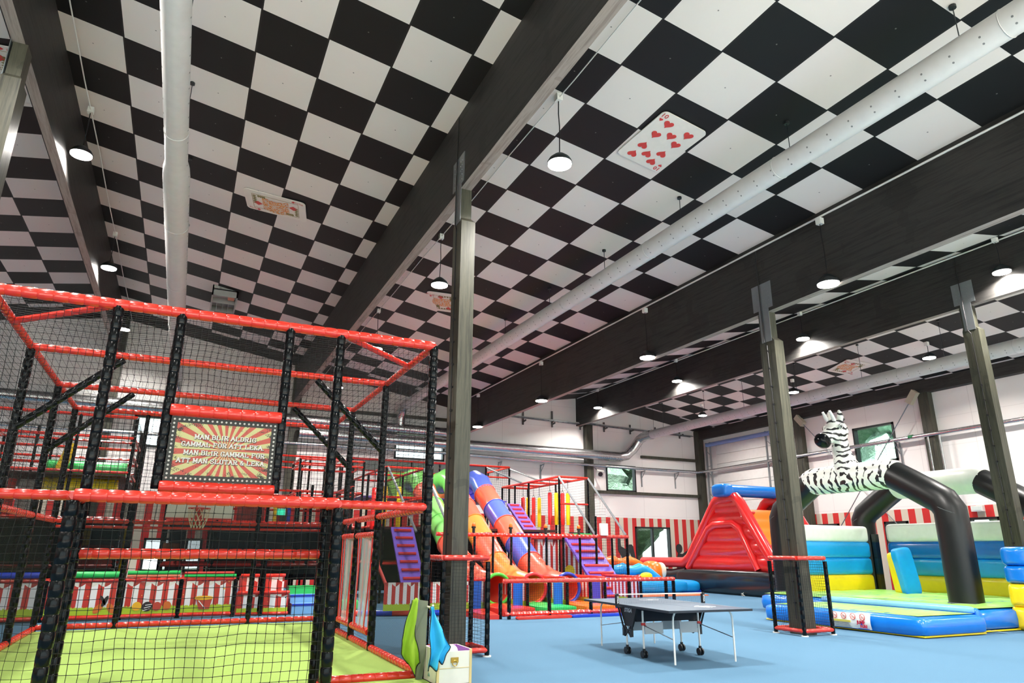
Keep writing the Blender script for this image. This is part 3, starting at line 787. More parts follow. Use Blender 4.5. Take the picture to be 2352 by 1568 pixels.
def court_card(cx, cy, rot, lab, wu=1.6, wv=1.05, vert=False):
    t, P = card(cx, cy, wu, wv, rot, lab)
    a, b = (wu/2-0.2, wv/2-0.17); m_ = MB()
    m_.grid(lambda i, j: P(-a*0.58+a*1.16*i, -b*0.92+b*1.84*j+0.12*math.sin(i*PI), 0.024), 8, 4); m_.build('robe_print', COURT, t, False)
    m_ = MB()
    for s_ in (-1, 1):
        m_.prism([(0, 0), (0.001, 0), (0, 0.001)], 'z', 0, 0.0001)
        for k in range(16):
            pass
    fr = MB()
    for (u0, v0, u1, v1) in ((-a, -b, a, -b), (-a, b, a, b), (-a, -b, -a, b), (a, -b, a, b)): fr.bar(P(u0, v0, 0.022), P(u1, v1, 0.022), 0.012, 0.006)
    fr.build('printed_border', plain('faded_brown_print', (170, 150, 120), 0.6), t, False)
    d = MB(); diamond(d, P, a*0.78, -b*0.25, 0.11, 0.1); diamond(d, P, -a*0.78, b*0.25, 0.11, 0.1); diamond(d, P, a*0.8, -b-0.08, 0.045, 0.04); diamond(d, P, -a*0.8, b+0.08, 0.045, 0.04)
    d.build('diamond_pips', HEARTR, t, False)
    c = MB()
    for s_ in (-1, 1):
        for k in range(5): diamond(c, P, s_*(a-0.06), s_*(b*0.75-0.09*k), 0.05, 0.035)
        for k in range(4): diamond(c, P, s_*(a*0.72-0.05*k), s_*b*0.8, 0.03, 0.06)
    c.build('crown_print', plain('crown_print', (130, 120, 70), 0.6), t, False)
    for s_ in (1, -1):
        T = MB(); textmesh(T, 'KUNG', 0.1, P(s_*(a*1.0), -s_*(b+0.08), 0.024), (-s_, 0, 0.17*s_), (0, s_, 0), 0.003); T.build('lettering', plain('faded_red_print', (200, 120, 116), 0.6), t, False)
    return t
court_card(1.22, 17.82, -0.2, 'giant king of diamonds playing card on the ceiling of the centre-left bay')
court_card(7.05, 20.45, 1.1, 'faded giant court card on the ceiling behind the second hanging lamp', 1.5, 1.0)
court_card(24.95, 19.45, 1.25, 'giant court card on the ceiling above the right-hand air duct', 1.6, 1.05)
court_card(-5.0, 15.0, 0.15, 'giant playing card cut off by the left edge of the view', 1.5, 1.0)

t = thing('ceiling_ventilator', (0.38, 26.5, zc(0.38)-0.4), 'open grey metal ventilator box with orange motor on the ceiling', 'ventilator')
m_ = MB(); z = zc(0.38)
m_.box((-0.06, 25.5, z-0.32), (0.82, 25.55, z+0.1)); m_.box((-0.06, 27.4, z-0.32), (0.82, 27.45, z+0.1)); m_.box((-0.06, 25.5, z-0.32), (-0.01, 27.45, z+0.1)); m_.box((0.77, 25.5, z-0.32), (0.82, 27.45, z+0.1)); m_.box((-0.06, 25.5, z-0.1), (0.82, 27.45, z-0.06)); m_.box((-0.06, 26.4, z-0.3), (0.82, 26.44, z-0.06))
for k in range(3): m_.box((0.15+0.2*k, 26.44, z-0.3), (0.17+0.2*k, 27.4, z-0.06))
m_.build('metal_case', plain('zinc_grey', (158, 160, 156), 0.45), t, False)
m_ = MB(); m_.box((0.5, 25.85, z-0.22), (0.72, 26.2, z-0.1)); m_.build('motor', plain('orange_motor', (220, 140, 110), 0.5), t, False)

# ================================================================ FOREGROUND SPORTS CAGE
cage = thing('sports_cage', (0.35, 13.3, 0), 'large netted sports cage with black padded posts and red padded rails over green turf', 'sports cage')
X0, X1 = -2.4, 3.1; ROW = [9.4, 12.1, 14.85, 17.3]; ZT = 4.54; r = 0.055
def post(x, y, z0, z1, rad=0.064, par=None, n=9):
    m_ = MB(); m_.pole((x, y, z0), (x, y, z1), rad, n); return m_.build('post', BLACKV, par or cage)
def rail(p, q, rad=0.058, par=None, m=None, name='rail', n=9, seg=0.16):
    m_ = MB(); m_.pole(p, q, rad, n, seg); return m_.build(name, m or RED, par or cage)
# green turf pitch
m_ = MB(); m_.box((X0+0.02, 8.0, 0.0), (X1-0.02, 17.25, 0.03)); tag(m_.build('turf_pitch', TURF, None, False), 'lime green artificial turf on the floor of the netted cage', 'turf')
for y in ROW: post(X1, y, 0, ZT); post(X0, y, 0, ZT)
post(-1.05, 9.4, 0, ZT); post(1.72, 9.4, 0, ZT); post(-0.33, 9.4, 2.3, ZT); post(1.03, 9.4, 2.3, ZT)
post(3.1, 13.62, 0, 2.15); post(-0.98, 17.3, 0, 2.4, 0.06); post(1.62, 17.3, 0, 2.5, 0.06)
post(-0.98, 17.3, 2.4, ZT, 0.045); post(1.62, 17.3, 2.4, ZT, 0.045)
for y in ROW: rail((X0, y, ZT), (X1, y, ZT), 0.07 if y < 10 else 0.058)
for x in (X0, X1):
    for a, b in zip(ROW[:-1], ROW[1:]): rail((x, a, ZT), (x, b, ZT), 0.055)
rail((X0, 9.4+1.3, ZT-0.02), (X0+1.25, 9.46, ZT-0.02), 0.045, name='corner_brace'); rail((X1, 9.4+1.25, ZT-0.02), (X1-1.25, 9.46, ZT-0.02), 0.045, name='corner_brace')
for i, y in enumerate(ROW[1:3]):
    for x, s_ in ((X0, 1), (X1, -1)):
        m_ = MB(); m_.pole((x, y, 3.3), (x+s_*1.25, y, ZT-0.06), 0.056, 9); m_.build('diagonal_brace', BLACKV, cage)
# waist-high and floor rails
rail((1.72, 9.4, 2.19), (X1, 9.4, 2.19)); rail((X0, 9.4, 2.19), (-1.05, 9.4, 2.19)); rail((X0-3, 9.4, 2.2), (X0, 9.4, 2.2))
rail((1.72, 9.4, 0.06), (X1, 9.4, 0.06)); rail((X0, 9.4, 0.06), (-1.05, 9.4, 0.06))
for x in (X0, X1):
    rail((x, 9.4, 2.17), (x, 12.2, 2.17)); rail((x, 12.2, 2.17), (x, 17.3, 2.17)); rail((x, 9.4, 0.07), (x, 12.1, 0.07)); rail((x, 12.1, 0.07), (x, 17.3, 0.07))
rail((X1, 12.2, 1.87), (X1, 13.62, 1.87)); rail((X1, 13.62, 1.87), (X1, 15.0, 1.87)); rail((X1, 12.3, 0.29), (X1, 13.6, 0.29), 0.06); rail((X1, 13.62, 0.29), (X1, 15.0, 0.29), 0.06)
for a, b in ((X0, -0.98), (-0.98, 1.62), (1.62, X1)): rail((a, 17.3, 0.1), (b, 17.3, 0.1), 0.055); rail((a, 17.3, 2.17), (b, 17.3, 2.17), 0.05); rail((a, 17.3, 2.05), (b, 17.3, 2.05), 0.03)
# crossbar of the goal and the goal box standing out of the front
rail((-1.03, 9.42, 1.555), (1.7, 9.42, 1.555), 0.06, name='crossbar')
GY = 8.72
post(-1.07, GY, 0, 2.1, 0.07, n=10); post(1.73, GY, 0, 2.1, 0.07, n=10)
rail((-1.07, GY, 2.155), (1.73, GY, 2.155), 0.07, name='goal_top_rail'); rail((-1.07, GY, 2.15), (-1.05, 9.4, 2.15), 0.05); rail((1.73, GY, 2.15), (1.72, 9.4, 2.15), 0.05)
rail((-1.07, GY, 0.06), (1.73, GY, 0.06), 0.05)
# nets
def net(o, u, v, lu, lv, seed, sp=0.078, par=None, wd=0.0046, clip=None, wob=0.012, name='net', knots=0):
    m_ = MB(); m_.net(o, u, v, lu, lv, sp, wd, seed, wob, 0.3, clip, knots); return m_.build(name, BLACKN, par or cage, False)
net((X0, 9.42, 2.2), (1, 0, 0), (0, 0, 1), 5.5, 2.33, 1, knots=0.006)
net((X1+0.01, 9.4, 2.2), (0, 1, 0), (0, 0, 1), 7.9, 2.33, 2)
net((X0-0.01, 9.4, 2.2), (0, 1, 0), (0, 0, 1), 7.9, 2.33, 3)
net((X0, 17.32, 2.2), (1, 0, 0), (0, 0, 1), 5.5, 2.33, 4)
net((X0, 9.4, ZT+0.03), (1, 0, 0), (0, 1, 0), 5.5, 7.9, 5, 0.1)
net((-1.05, GY-0.01, 0.1), (1, 0, 0), (0, 0, 1), 2.76, 2.0, 6, 0.1, None, 0.006, knots=0.0085)
net((X0, 9.42, 0.1), (1, 0, 0), (0, 0, 1), 1.35, 2.1, 7, 0.09)
net((X1-0.02, 12.3, 0.08), (0, 1, 0), (0, 0, 1), 5.0, 0.24, 8, 0.05)
# fine dark mesh screens
def screen(P, name='mesh_screen', par=None, m=None):
    m_ = MB(); m_.add(P, [(0, 1, 2, 3)]); return m_.build(name, m or SCREEN, par or cage, False)
screen([(X0, 9.5, 0.1), (X0, 17.3, 0.1), (X0, 17.3, 2.15), (X0, 9.5, 2.15)])
screen([(X1, 9.45, 0.1), (X1, 12.15, 0.1), (X1, 12.15, 2.15), (X1, 9.45, 2.15)])
screen([(X1, 15.0, 0.1), (X1, 17.3, 0.1), (X1, 17.3, 2.15), (X1, 15.0, 2.15)])
screen([(1.73, GY+0.05, 0.1), (1.72, 9.38, 0.1), (1.72, 9.38, 2.12), (1.73, GY+0.05, 2.12)])
screen([(-1.07, GY+0.05, 0.1), (-1.05, 9.38, 0.1), (-1.05, 9.38, 2.12), (-1.07, GY+0.05, 2.12)])
screen([(-1.05, 9.44, 1.5), (1.72, 9.44, 1.5), (1.72, 9.44, 2.15), (-1.05, 9.44, 2.15)])
screen([(1.74, GY+0.02, 0.1), (1.73, 9.36, 0.1), (1.73, 9.36, 2.12), (1.74, GY+0.02, 2.12)])
# clear strip curtain in the doorway of the right side
def strips(y0, y1, sd):
    rr = random.Random(sd); n = 6
    for k in range(n):
        a = y0+(y1-y0)*k/n; wdt = (y1-y0)/n*1.25; tw = rr.uniform(-0.06, 0.06); tl = rr.uniform(-0.05, 0.12)
        f = lambda i, j, a=a, wdt=wdt, tw=tw, tl=tl, k=k: (X1-0.01+0.03*math.sin(i*3+k)+tw*(1-j), a+wdt*i+tl*(1-j)*(1-j), 0.33+1.5*j)
        m_ = MB(); m_.grid(f, 2, 6); o = m_.build('curtain_strip', PVC, cage)
        e = MB(); e.tube([f(0, j/6) for j in range(7)], 0.011, 5); e.build('red_hem', RED, o)
strips(12.35, 13.5, 1); strips(13.75, 14.9, 2)

# ================================================================ sign
t = thing('quote_sign', (0.36, 9.36, 2.37), 'rectangular circus sunburst sign with Swedish text hanging in the cage front', 'sign')
sx0, sx1, sz0, sz1, sy = -0.27, 0.99, 2.40, 3.19, 9.36
m_ = MB(); m_.box((sx0, sy, sz0), (sx1, sy+0.02, sz1)); m_.build('backboard', plain('dark_sign_border', (32, 32, 26), 0.5), t, False)
m_ = MB(); b = 0.075; m_.grid(lambda i, j: (sx0+b+(sx1-sx0-2*b)*i, sy-0.004, sz0+b+(sz1-sz0-2*b)*j), 1, 1); m_.build('sunburst_panel', BURST, t, False)
m_ = MB()
for k in range(23):
    x = sx0+0.035+(sx1-sx0-0.07)*k/22
    for z in (sz0+0.036, sz1-0.036): m_.disc((x, sy, z), (0, -1, 0), 0.0125, 0.004, 12)
for k in range(1, 14):
    z = sz0+0.036+(sz1-sz0-0.072)*k/14
    for x in (sx0+0.035, sx1-0.035): m_.disc((x, sy, z), (0, -1, 0), 0.0125, 0.004, 12)
m_.build('printed_bulbs', plain('sign_bulb_white', (190, 188, 180), 0.5), t, False)
lines = [('MAN BLIR ALDRIG', 0.73, 0.71), ('GAMMAL FÖR ATT LEKA.', 0.97, 0.59), ('MAN BLIR GAMMAL FÖR', 0.95, 0.46), ('ATT MAN SLUTAR & LEKA.', 1.04, 0.335)]
def serif(m_, body, x, z, width, size, y, ext):
    # block letters with slab serifs: letters laid out one by one, each with small feet
    G = {'A': ['0,0 2,6 4,0', '.9,2.3 3.1,2.3'], 'B': ['.6,0 .6,6', '.6,6 3,6 3.6,5.4 3.6,3.8 3,3.2 .6,3.2', '3,3.2 3.9,2.5 3.9,.7 3.1,0 .6,0'], 'D': ['.6,0 .6,6', '.6,6 2.6,6 3.9,4.8 3.9,1.2 2.6,0 .6,0'],
         'E': ['.6,0 .6,6', '.6,6 3.7,6 3.7,5', '.6,3.1 2.8,3.1', '.6,0 3.8,0 3.8,1'], 'F': ['.6,0 .6,6', '.6,6 3.8,6 3.8,5', '.6,3.1 2.8,3.1'], 'G': ['3.8,4.8 3.1,6 1.2,6 .3,4.8 .3,1.2 1.2,0 3,0 3.7,.8 3.7,2.6 2.4,2.6'],
         'I': ['2,0 2,6'], 'K': ['.6,0 .6,6', '3.6,6 .8,2.7', '1.6,3.5 3.8,0'], 'L': ['.6,0 .6,6', '.6,0 3.7,0 3.7,1.2'], 'M': ['.3,0 .3,6', '.3,6 2.3,1.5 4.3,6', '4.3,6 4.3,0'], 'N': ['.4,0 .4,6', '.4,6 3.7,0', '3.7,0 3.7,6'],
         'O': ['1.3,0 2.9,0 3.8,1.2 3.8,4.8 2.9,6 1.3,6 .3,4.8 .3,1.2 1.3,0'], 'R': ['.6,0 .6,6', '.6,6 3,6 3.7,5.3 3.7,3.8 3,3.1 .6,3.1', '2.2,3.1 3.8,0'], 'S': ['3.6,4.8 2.9,6 1.2,6 .4,5.2 .4,4 1.2,3.3 2.9,2.8 3.8,2 3.8,.9 2.9,0 1.2,0 .4,1.2'],
         'T': ['2,0 2,6', '.2,5 .2,6 3.8,6 3.8,5'], 'U': ['.5,6 .5,1.2 1.3,0 2.9,0 3.6,1.2 3.6,6'], '&': ['3.9,0 1,4.4 1,5.4 1.7,6 2.5,5.5 2.5,4.6 .4,2.4 .3,1 1.2,0 2.3,0 3.9,2.6'], '.': ['.3,0 .9,0']}
    S = {'A': [(0, 0), (4, 0)], 'B': [(.4, 0), (.4, 6)], 'D': [(.4, 0), (.4, 6)], 'E': [(.4, 0), (.4, 6)], 'F': [(.6, 0), (.4, 6)], 'I': [(2, 0), (2, 6)], 'K': [(.6, 0), (.6, 6), (3.7, 0), (3.5, 6)], 'L': [(.5, 0), (.6, 6)], 'M': [(.3, 0), (.3, 6), (4.3, 0), (4.3, 6)], 'N': [(.4, 0), (.4, 6), (3.7, 6)], 'R': [(.6, 0), (.4, 6), (3.8, 0)], 'T': [(2, 0)], 'U': [(.5, 6), (3.6, 6)]}
    adv = {' ': 2.6, '.': 1.6, 'I': 3.6, 'M': 6.1}; items = []; cx = 0.0
    for ch in body:
        b_ = 'O' if ch == 'Ö' else ch; off = -0.8 if ch == 'I' else 0
        if b_ in G: items.append((ch, b_, cx+off))
        cx += adv.get(ch, 5.4)
    k = width/cx; kz = size/6.0*0.62
    kk = 0
    for ch, b_, ox in items:
        X = lambda u: x-width/2+(ox+u)*k
        Z = lambda v: z+(v-3)*kz
        for st in G[b_]:
            pts = [tuple(float(c) for c in q.split(',')) for q in st.split()]
            for (u0, v0), (u1, v1) in zip(pts[:-1], pts[1:]):
                kk += 1
                vert = abs(u1-u0)*k < abs(v1-v0)*kz*0.8
                m_.bar((X(u0), y, Z(v0)), (X(u1), y, Z(v1)), ext*2, 0.0125 if vert else 0.0085, (0, 0, 1) if not vert else (1, 0, 0)) if False else m_.hexa(barpts(X(u0), Z(v0), X(u1), Z(v1), y, ext+0.00025*(kk % 7), 0.0065 if vert else 0.0042))
        for (u, v) in S.get(b_, []): m_.box((X(u)-0.011, y-ext-0.002, Z(v)-0.0035), (X(u)+0.011, y+ext, Z(v)+0.0035))
        if ch == 'Ö':
            for u in (1.2, 2.9): m_.box((X(u)-0.004, y-ext, Z(6.8)), (X(u)+0.004, y+ext, Z(7.7)))
def barpts(x0, z0, x1, z1, y, e, h):
    d = Vector((x1-x0, 0, z1-z0)).normalized(); n = Vector((-d.z, 0, d.x))*h; a = Vector((x0, 0, z0))-d*h*0.6; b = Vector((x1, 0, z1))+d*h*0.6
    return [(p.x, yy, p.z) for yy in (y+e, y-e) for p in (a-n, b-n, b+n, a+n)]
for i, (s, wd_, v) in enumerate(lines):
    z = sz0+(sz1-sz0)*v-0.01; x = 0.385+(0.0, -0.02, 0.01, -0.015)[i]
    a = MB(); serif(a, s, x+0.006, z-0.006, wd_, 0.082, sy-0.007, 0.002); a.build('letter_shadow', plain('letter_shadow_brown', (60, 50, 44), 0.6), t, False)
    a = MB(); serif(a, s, x, z, wd_, 0.082, sy-0.012, 0.002); a.build('lettering', plain('letter_white', (206, 204, 196), 0.5), t, False)
for z in (3.265, 2.325):
    m_ = MB(); m_.pole((-0.3, 9.35, z), (1.02, 9.35, z), 0.075, 10); m_.build('padded_bar', RED, t)

# basketball hoop on the far side of the cage
t = thing('basketball_hoop', (0.33, 17.2, 2.25), 'white basketball backboard with red hoop and net on the far cage wall', 'basketball hoop')
m_ = MB(); m_.box((-0.33, 17.2, 2.27), (1.03, 17.23, 2.98)); m_.build('backboard', plain('backboard_white', (224, 222, 212), 0.5), t, False)
m_ = MB(); m_.box((-0.34, 17.19, 2.245), (1.04, 17.24, 2.275)); m_.bar((0.28, 17.19, 2.3), (0.28, 17.19, 2.6), 0.06, 0.02); m_.build('trim', HEARTR, t, False)
m_ = MB(); m_.ring((0.33, 16.93, 2.47), (0, 0, 1), 0.22, 0.012); m_.bar((0.33, 17.2, 2.47), (0.33, 17.12, 2.47), 0.14, 0.05); m_.box((0.26, 17.14, 2.25), (0.4, 17.19, 2.5)); m_.build('rim', HEARTR, t)
m_ = MB()
for k in range(12):
    for s_ in (1, -1):
        pts = []
        for j in range(7):
            f = j/6; a = 2*PI*k/12+s_*f*1.05; R = 0.22*(1-0.45*f)+0.02*math.sin(f*PI); pts.append((0.33+R*math.cos(a), 16.93+R*math.sin(a), 2.47-0.42*f))
        m_.tube(pts, 0.007, 4)
m_.build('hoop_net', plain('cream_cord', (222, 208, 180), 0.8), t)

# exit sign seen through the nets
t = thing('exit_sign', (3.55, 26.0, 2.9), 'small glowing green exit sign deep inside the playground', 'exit sign')
m_ = MB(); m_.box((2.95, 25.9, 2.75), (3.3, 25.96, 3.0)); m_.build('case', WHITEM, t, False)
b = NB('lit_green_sign'); e = b.n('ShaderNodeEmission'); e.inputs[0].default_value = (0.05, 0.7, 0.4, 1); e.inputs[1].default_value = 1.5; b.link(e.outputs[0], b.out.inputs[0])
m_ = MB(); m_.box((2.97, 25.885, 2.77), (3.28, 25.9, 2.98)); m_.build('lit_face', b.m, t, False)

# ================================================================ coats, box
def vest(pts_fn, m, lab, hem):
    t = thing('sports_bib', hem[0], lab, 'sports bib')
    m_ = MB(); m_.grid(pts_fn, 16, 18); o = m_.build('cloth', m, t, True, ang=2.5); sol = o.modifiers.new('thickness', 'SOLIDIFY'); sol.thickness = 0.008
    e = MB(); e.tube([pts_fn(i/16, 0) for i in range(17)], 0.007, 5); e.tube([pts_fn(0, j/18) for j in range(19)], 0.006, 5); e.tube([pts_fn(1, j/18) for j in range(12)], 0.006, 5); e.build('black_binding', BLACKN, t)
def table(A, j):
    for (j0, v0), (j1, v1) in zip(A[:-1], A[1:]):
        if j0 <= j <= j1: return v0+(v1-v0)*(j-j0)/(j1-j0)
    return A[-1][1]
def green_f(i, j):
    d = 1-j; l = table([(0, 2.86), (0.25, 2.80), (0.6, 2.735), (0.85, 2.76), (1, 2.84)], d); r_ = table([(0, 2.95), (0.2, 2.93), (0.6, 2.93), (0.85, 2.99), (1, 3.0)], d)
    z = 0.99-0.80*d+0.05*math.sin(i*7+1)*d*d-0.05*math.sin(i*PI)*d+0.03*math.sin(i*PI)*j
    return (l+(r_-l)*i+0.008*math.sin(d*13+i*5), 9.15-0.035*math.sin(i*9+d*4)*(0.3+d)-0.03*math.sin(i*PI), z)
def blue_f(i, j):
    d = 1-j; l = table([(0, 3.13), (0.5, 3.13), (1, 3.15)], d); r_ = table([(0, 3.17), (0.2, 3.24), (0.5, 3.36), (0.68, 3.45), (0.8, 3.36), (1, 3.3)], d)
    z = 0.90-0.78*d+0.12*i*d**3+0.04*math.sin(i*11)*d*d
    k = 8.66/9.2
    return ((l+(r_-l)*i+0.01*math.sin(d*11+i*4))*k, 8.66-0.045*math.sin(i*10+d*3.5)*(0.25+d)-0.03*math.sin(i*PI), (z-1.61)*k+1.61)
vest(green_f, LIMEF, 'lime green sports bib with black binding hanging over the grey board', [(2.9, 9.2, 0.3)])
vest(blue_f, CYANF, 'bright blue sports bib with black binding hanging beside the cage corner post', [(3.25, 9.2, 0.12)])
t = thing('coat_board', (2.98, 9.24, 0), 'grey green upright board holding sports bibs behind the cage corner post', 'board')
m_ = MB(); m_.prism([(2.86, 0.94), (2.95, 0.99), (3.1, 0.97), (3.09, 0.3), (3.06, 0.02), (2.98, 0.02), (2.99, 0.3), (2.9, 0.48)], 'y', 9.22, 9.26); m_.build('panel', SAGE, t, False)
m_ = MB(); m_.tube([(3.1, 9.24, 0.9), (2.98, 8.68, 0.92), (2.975, 8.65, 0.96)], 0.014, 6); m_.build('peg', CREAM, t)

t = thing('toy_chest', (3.35, 8.95, 0), 'cream painted wooden chest with lilac inside and brass latch near the cage corner', 'chest')
a0, a1, b0, b1, h = 3.10, 3.56, 8.78, 9.3, 0.42
m_ = MB(); m_.box((a0, b0, 0.01), (a1, b0+0.02, h-0.02)); m_.box((a0, b1-0.02, 0.01), (a1, b1, h)); m_.box((a0, b0, 0.01), (a0+0.02, b1, h)); m_.box((a1-0.02, b0, 0.01), (a1, b1, h)); m_.box((a0, b0, 0.01), (a1, b1, 0.03)); m_.build('body', CREAM, t, False)
m_ = MB(); m_.box((a0+0.021, b0+0.021, 0.1), (a1-0.021, b0+0.026, h-0.021)); m_.box((a0+0.021, b1-0.026, 0.1), (a1-0.021, b1-0.021, h-0.001)); m_.box((a1-0.026, b0+0.026, 0.1), (a1-0.021, b1-0.026, h-0.001)); m_.box((a0+0.021, b0+0.026, 0.1), (a0+0.026, b1-0.026, h-0.001)); m_.build('lining', LILAC, t, False)
m_ = MB()
for x in (a0-0.002, a1-0.03): m_.box((x, b0-0.006, 0), (x+0.032, b0, h))
m_.box((a0+0.03, b0-0.005, 0.205), (a1-0.03, b0-0.001, 0.212)); m_.build('corner_strips', plain('pine_edge', (214, 190, 130), 0.6), t, False)
m_ = MB(); m_.box((3.28, b0-0.012, 0.27), (3.38, b0, 0.33)); m_.ring((3.33, b0-0.018, 0.265), (0, 1, 0), 0.032, 0.006, 16, 6); m_.build('latch', plain('brass', (200, 160, 70), 0.3, 0.7), t, False)
for k, (x, y) in enumerate(((3.27, 9.06), (3.36, 8.98))):
    m_ = MB(); m_.sup((x, y, 0.37), (0.085, 0.085, 0.085), 1, 1, 20, 12); tag(m_.build('toy_ball', plain('pale_ball_%d' % k, ((190, 226, 220), (226, 226, 214))[k], 0.4)), ('pale mint toy ball lying in the cream chest', 'pale cream toy ball lying in the cream chest')[k], 'ball')
    if k == 0: pass
# support the balls: filling inside the chest
m_ = MB(); m_.grid(lambda i, j: (a0+0.03+(a1-a0-0.06)*i, b0+0.03+(b1-b0-0.06)*j, 0.285+0.012*math.sin(i*9)*math.sin(j*8)), 10, 10); o = m_.build('stored_cloths', plain('folded_cloth', (150, 190, 200), 0.9)); tag(o, 'heap of pale blue cloths filling the cream chest', 'cloths')
o.modifiers.new('thickness', 'SOLIDIFY').thickness = 0.2

# ================================================================ column guards
def guard(lab, xs, ys, zt, sd):
    t = thing('column_guard', ((xs[0]+xs[-1])/2, (ys[0]+ys[-1])/2, 0), lab, 'column guard')
    cs = [(xs[0], ys[0]), (xs[-1], ys[0]), (xs[-1], ys[-1]), (xs[0], ys[-1])]
    for i in range(4):
        x, y = cs[i]; x2, y2 = cs[(i+1) % 4]
        post(x, y, 0.02, zt-0.06, 0.042, t, 8)
        rail((x, y, zt), (x2, y2, zt), 0.045, t); rail((x, y, 0.1), (x2, y2, 0.1), 0.042, t)
        L = math.hypot(x2-x, y2-y); net((x, y, 0.12), (x2-x, y2-y, 0), (0, 0, 1), L, zt-0.14, sd+i, 0.055, t, 0.004, None, 0.006)
        f = MB(); f.disc((x, y, 0), (0, 0, 1), 0.07, 0.02, 14); f.build('foot_plate', WHITEM, t)
guard('square netted guard with red rails around the base of the centre column', (3.9, 4.68), (10.9, 11.62), 1.5, 20)
guard('square netted guard with red rails around the base of the right-hand column', (11.62, 12.42), (10.92, 11.68), 1.5, 30)

# ================================================================ table tennis table
tc = (7.47, 10.02); th = -4*PI/180
TT = thing('table_tennis_table', (tc[0], tc[1], 0), 'blue folding table tennis table with white legs on the blue carpet', 'table')
TT.rotation_euler = (0, 0, th)
def lb(m_, name, m, smooth=True):   # build in the table's own frame
    m_.v = [(p[0]+tc[0], p[1]+tc[1], p[2]) for p in m_.v]; return m_.build(name, m, TT, smooth)
hw, hl, zt = 0.745, 1.36, 0.785
m_ = MB(); m_.box((-hw, 0.006, zt-0.02), (hw, hl, zt)); m_.box((-hw, -hl, zt-0.02), (hw, -0.006, zt)); lb(m_, 'table_top', TABBLUE, False)
m_ = MB(); m_.box((-hw-0.004, -hl-0.004, zt-0.034), (hw+0.004, -hl+0.02, zt-0.003)); m_.box((-hw-0.004, hl-0.02, zt-0.034), (hw+0.004, hl+0.004, zt-0.003))
for s_ in (-1, 1): m_.box((s_*hw-0.012, -hl, zt-0.034), (s_*hw+0.012, hl, zt-0.003))
lb(m_, 'edge_frame', NAVY, False)
m_ = MB(); WL = plain('white_line', (225, 228, 228), 0.5)
for s_ in (-1, 1): m_.box((s_*(hw-0.012)-0.01, -hl+0.002, zt), (s_*(hw-0.012)+0.01, hl-0.002, zt+0.001)); m_.box((-hw+0.022, s_*(hl-0.012)-0.01, zt), (hw-0.022, s_*(hl-0.012)+0.01, zt+0.001))
m_.box((-0.0015, -hl+0.022, zt), (0.0015, hl-0.022, zt+0.001)); lb(m_, 'court_lines', plain('faint_line', (120, 136, 150), 0.5), False)
m_ = MB()
for s_ in (-1, 1):
    m_.ring((0.22, s_*0.82, zt+0.0015), (0, 0, 1), 0.12, 0.002, 24, 4); m_.ring((0.36, s_*0.82, zt+0.0015), (0, 0, 1), 0.1, 0.002, 24, 4)
textmesh(m_, 'STIGA', 0.14, (0.25, -0.82, zt+0.002), (0, 1, 0), (-1, 0, 0), 0.001); lb(m_, 'printed_logo', WL, False)
m_ = MB()
for sy_ in (-1, 1):
    for sx_ in (-1, 1):
        x, y = sx_*0.54, sy_*1.13
        m_.tube([(x, y, 0.02), (x, y, 0.6), (x-sx_*0.01, y, 0.68), (x-sx_*0.04, y, 0.735), (x-sx_*0.1, y, 0.75)], 0.0145, 8)
        o_ = MB(); o_.v, o_.f, o_.mi = m_.v, m_.f, m_.mi; lb(o_, 'leg', WHITEM); m_ = MB()
    m_.tube([(-0.44, sy_*1.13, 0.75), (0.44, sy_*1.13, 0.75)], 0.0145, 8); lb(m_, 'leg_crossbar', WHITEM); m_ = MB()
    for sx_ in (-1, 1):
        m_.tube([(sx_*0.54, sy_*1.12, 0.36), (sx_*0.53, sy_*0.3, 0.48)], 0.007, 6)
    lb(m_, 'stay_rods', GREYM); m_ = MB()
for sy_ in (-1, 1):
    for sx_ in (-1, 1):
        x, y = sx_*0.53, sy_*0.26
        m_.tube([(x, y, 0.1), (x, y, 0.7)], 0.016, 8); lb(m_, 'leg', WHITEM); m_ = MB()
        for dx in (-0.028, 0.028):
            m_.tube([(x+dx-0.01, y, 0.055), (x+dx+0.01, y, 0.055)], 0.055, 20)
        m_.tube([(x-0.035, y, 0.055), (x+0.035, y, 0.055)], 0.012, 8); m_.box((x-0.016, y-0.02, 0.055), (x+0.016, y+0.02, 0.14)); lb(m_, 'caster', BLACKP); m_ = MB()
    for sx_ in (-1, 1):
        m_.box((min(sx_*0.5, sx_*0.16), sy_*0.26-0.008, 0.35), (max(sx_*0.5, sx_*0.16), sy_*0.26+0.008, 0.52)); lb(m_, 'grey_plate', plain('light_grey_panel', (190, 196, 198), 0.5), False); m_ = MB()
m_.box((-0.6, -0.17, 0.53), (0.6, 0.17, 0.56))
m_.hexa([(-0.6, -0.19, 0.53), (0.6, -0.19, 0.53), (0.6, -0.17, 0.53), (-0.6, -0.17, 0.53), (-0.6, -0.1, 0.74), (0.6, -0.1, 0.74), (0.6, -0.08, 0.74), (-0.6, -0.08, 0.74)])
m_.hexa([(-0.6, 0.17, 0.53), (0.6, 0.17, 0.53), (0.6, 0.19, 0.53), (-0.6, 0.19, 0.53), (-0.6, 0.08, 0.74), (0.6, 0.08, 0.74), (0.6, 0.1, 0.74), (-0.6, 0.1, 0.74)])
lb(m_, 'storage_trough', NAVY, False)
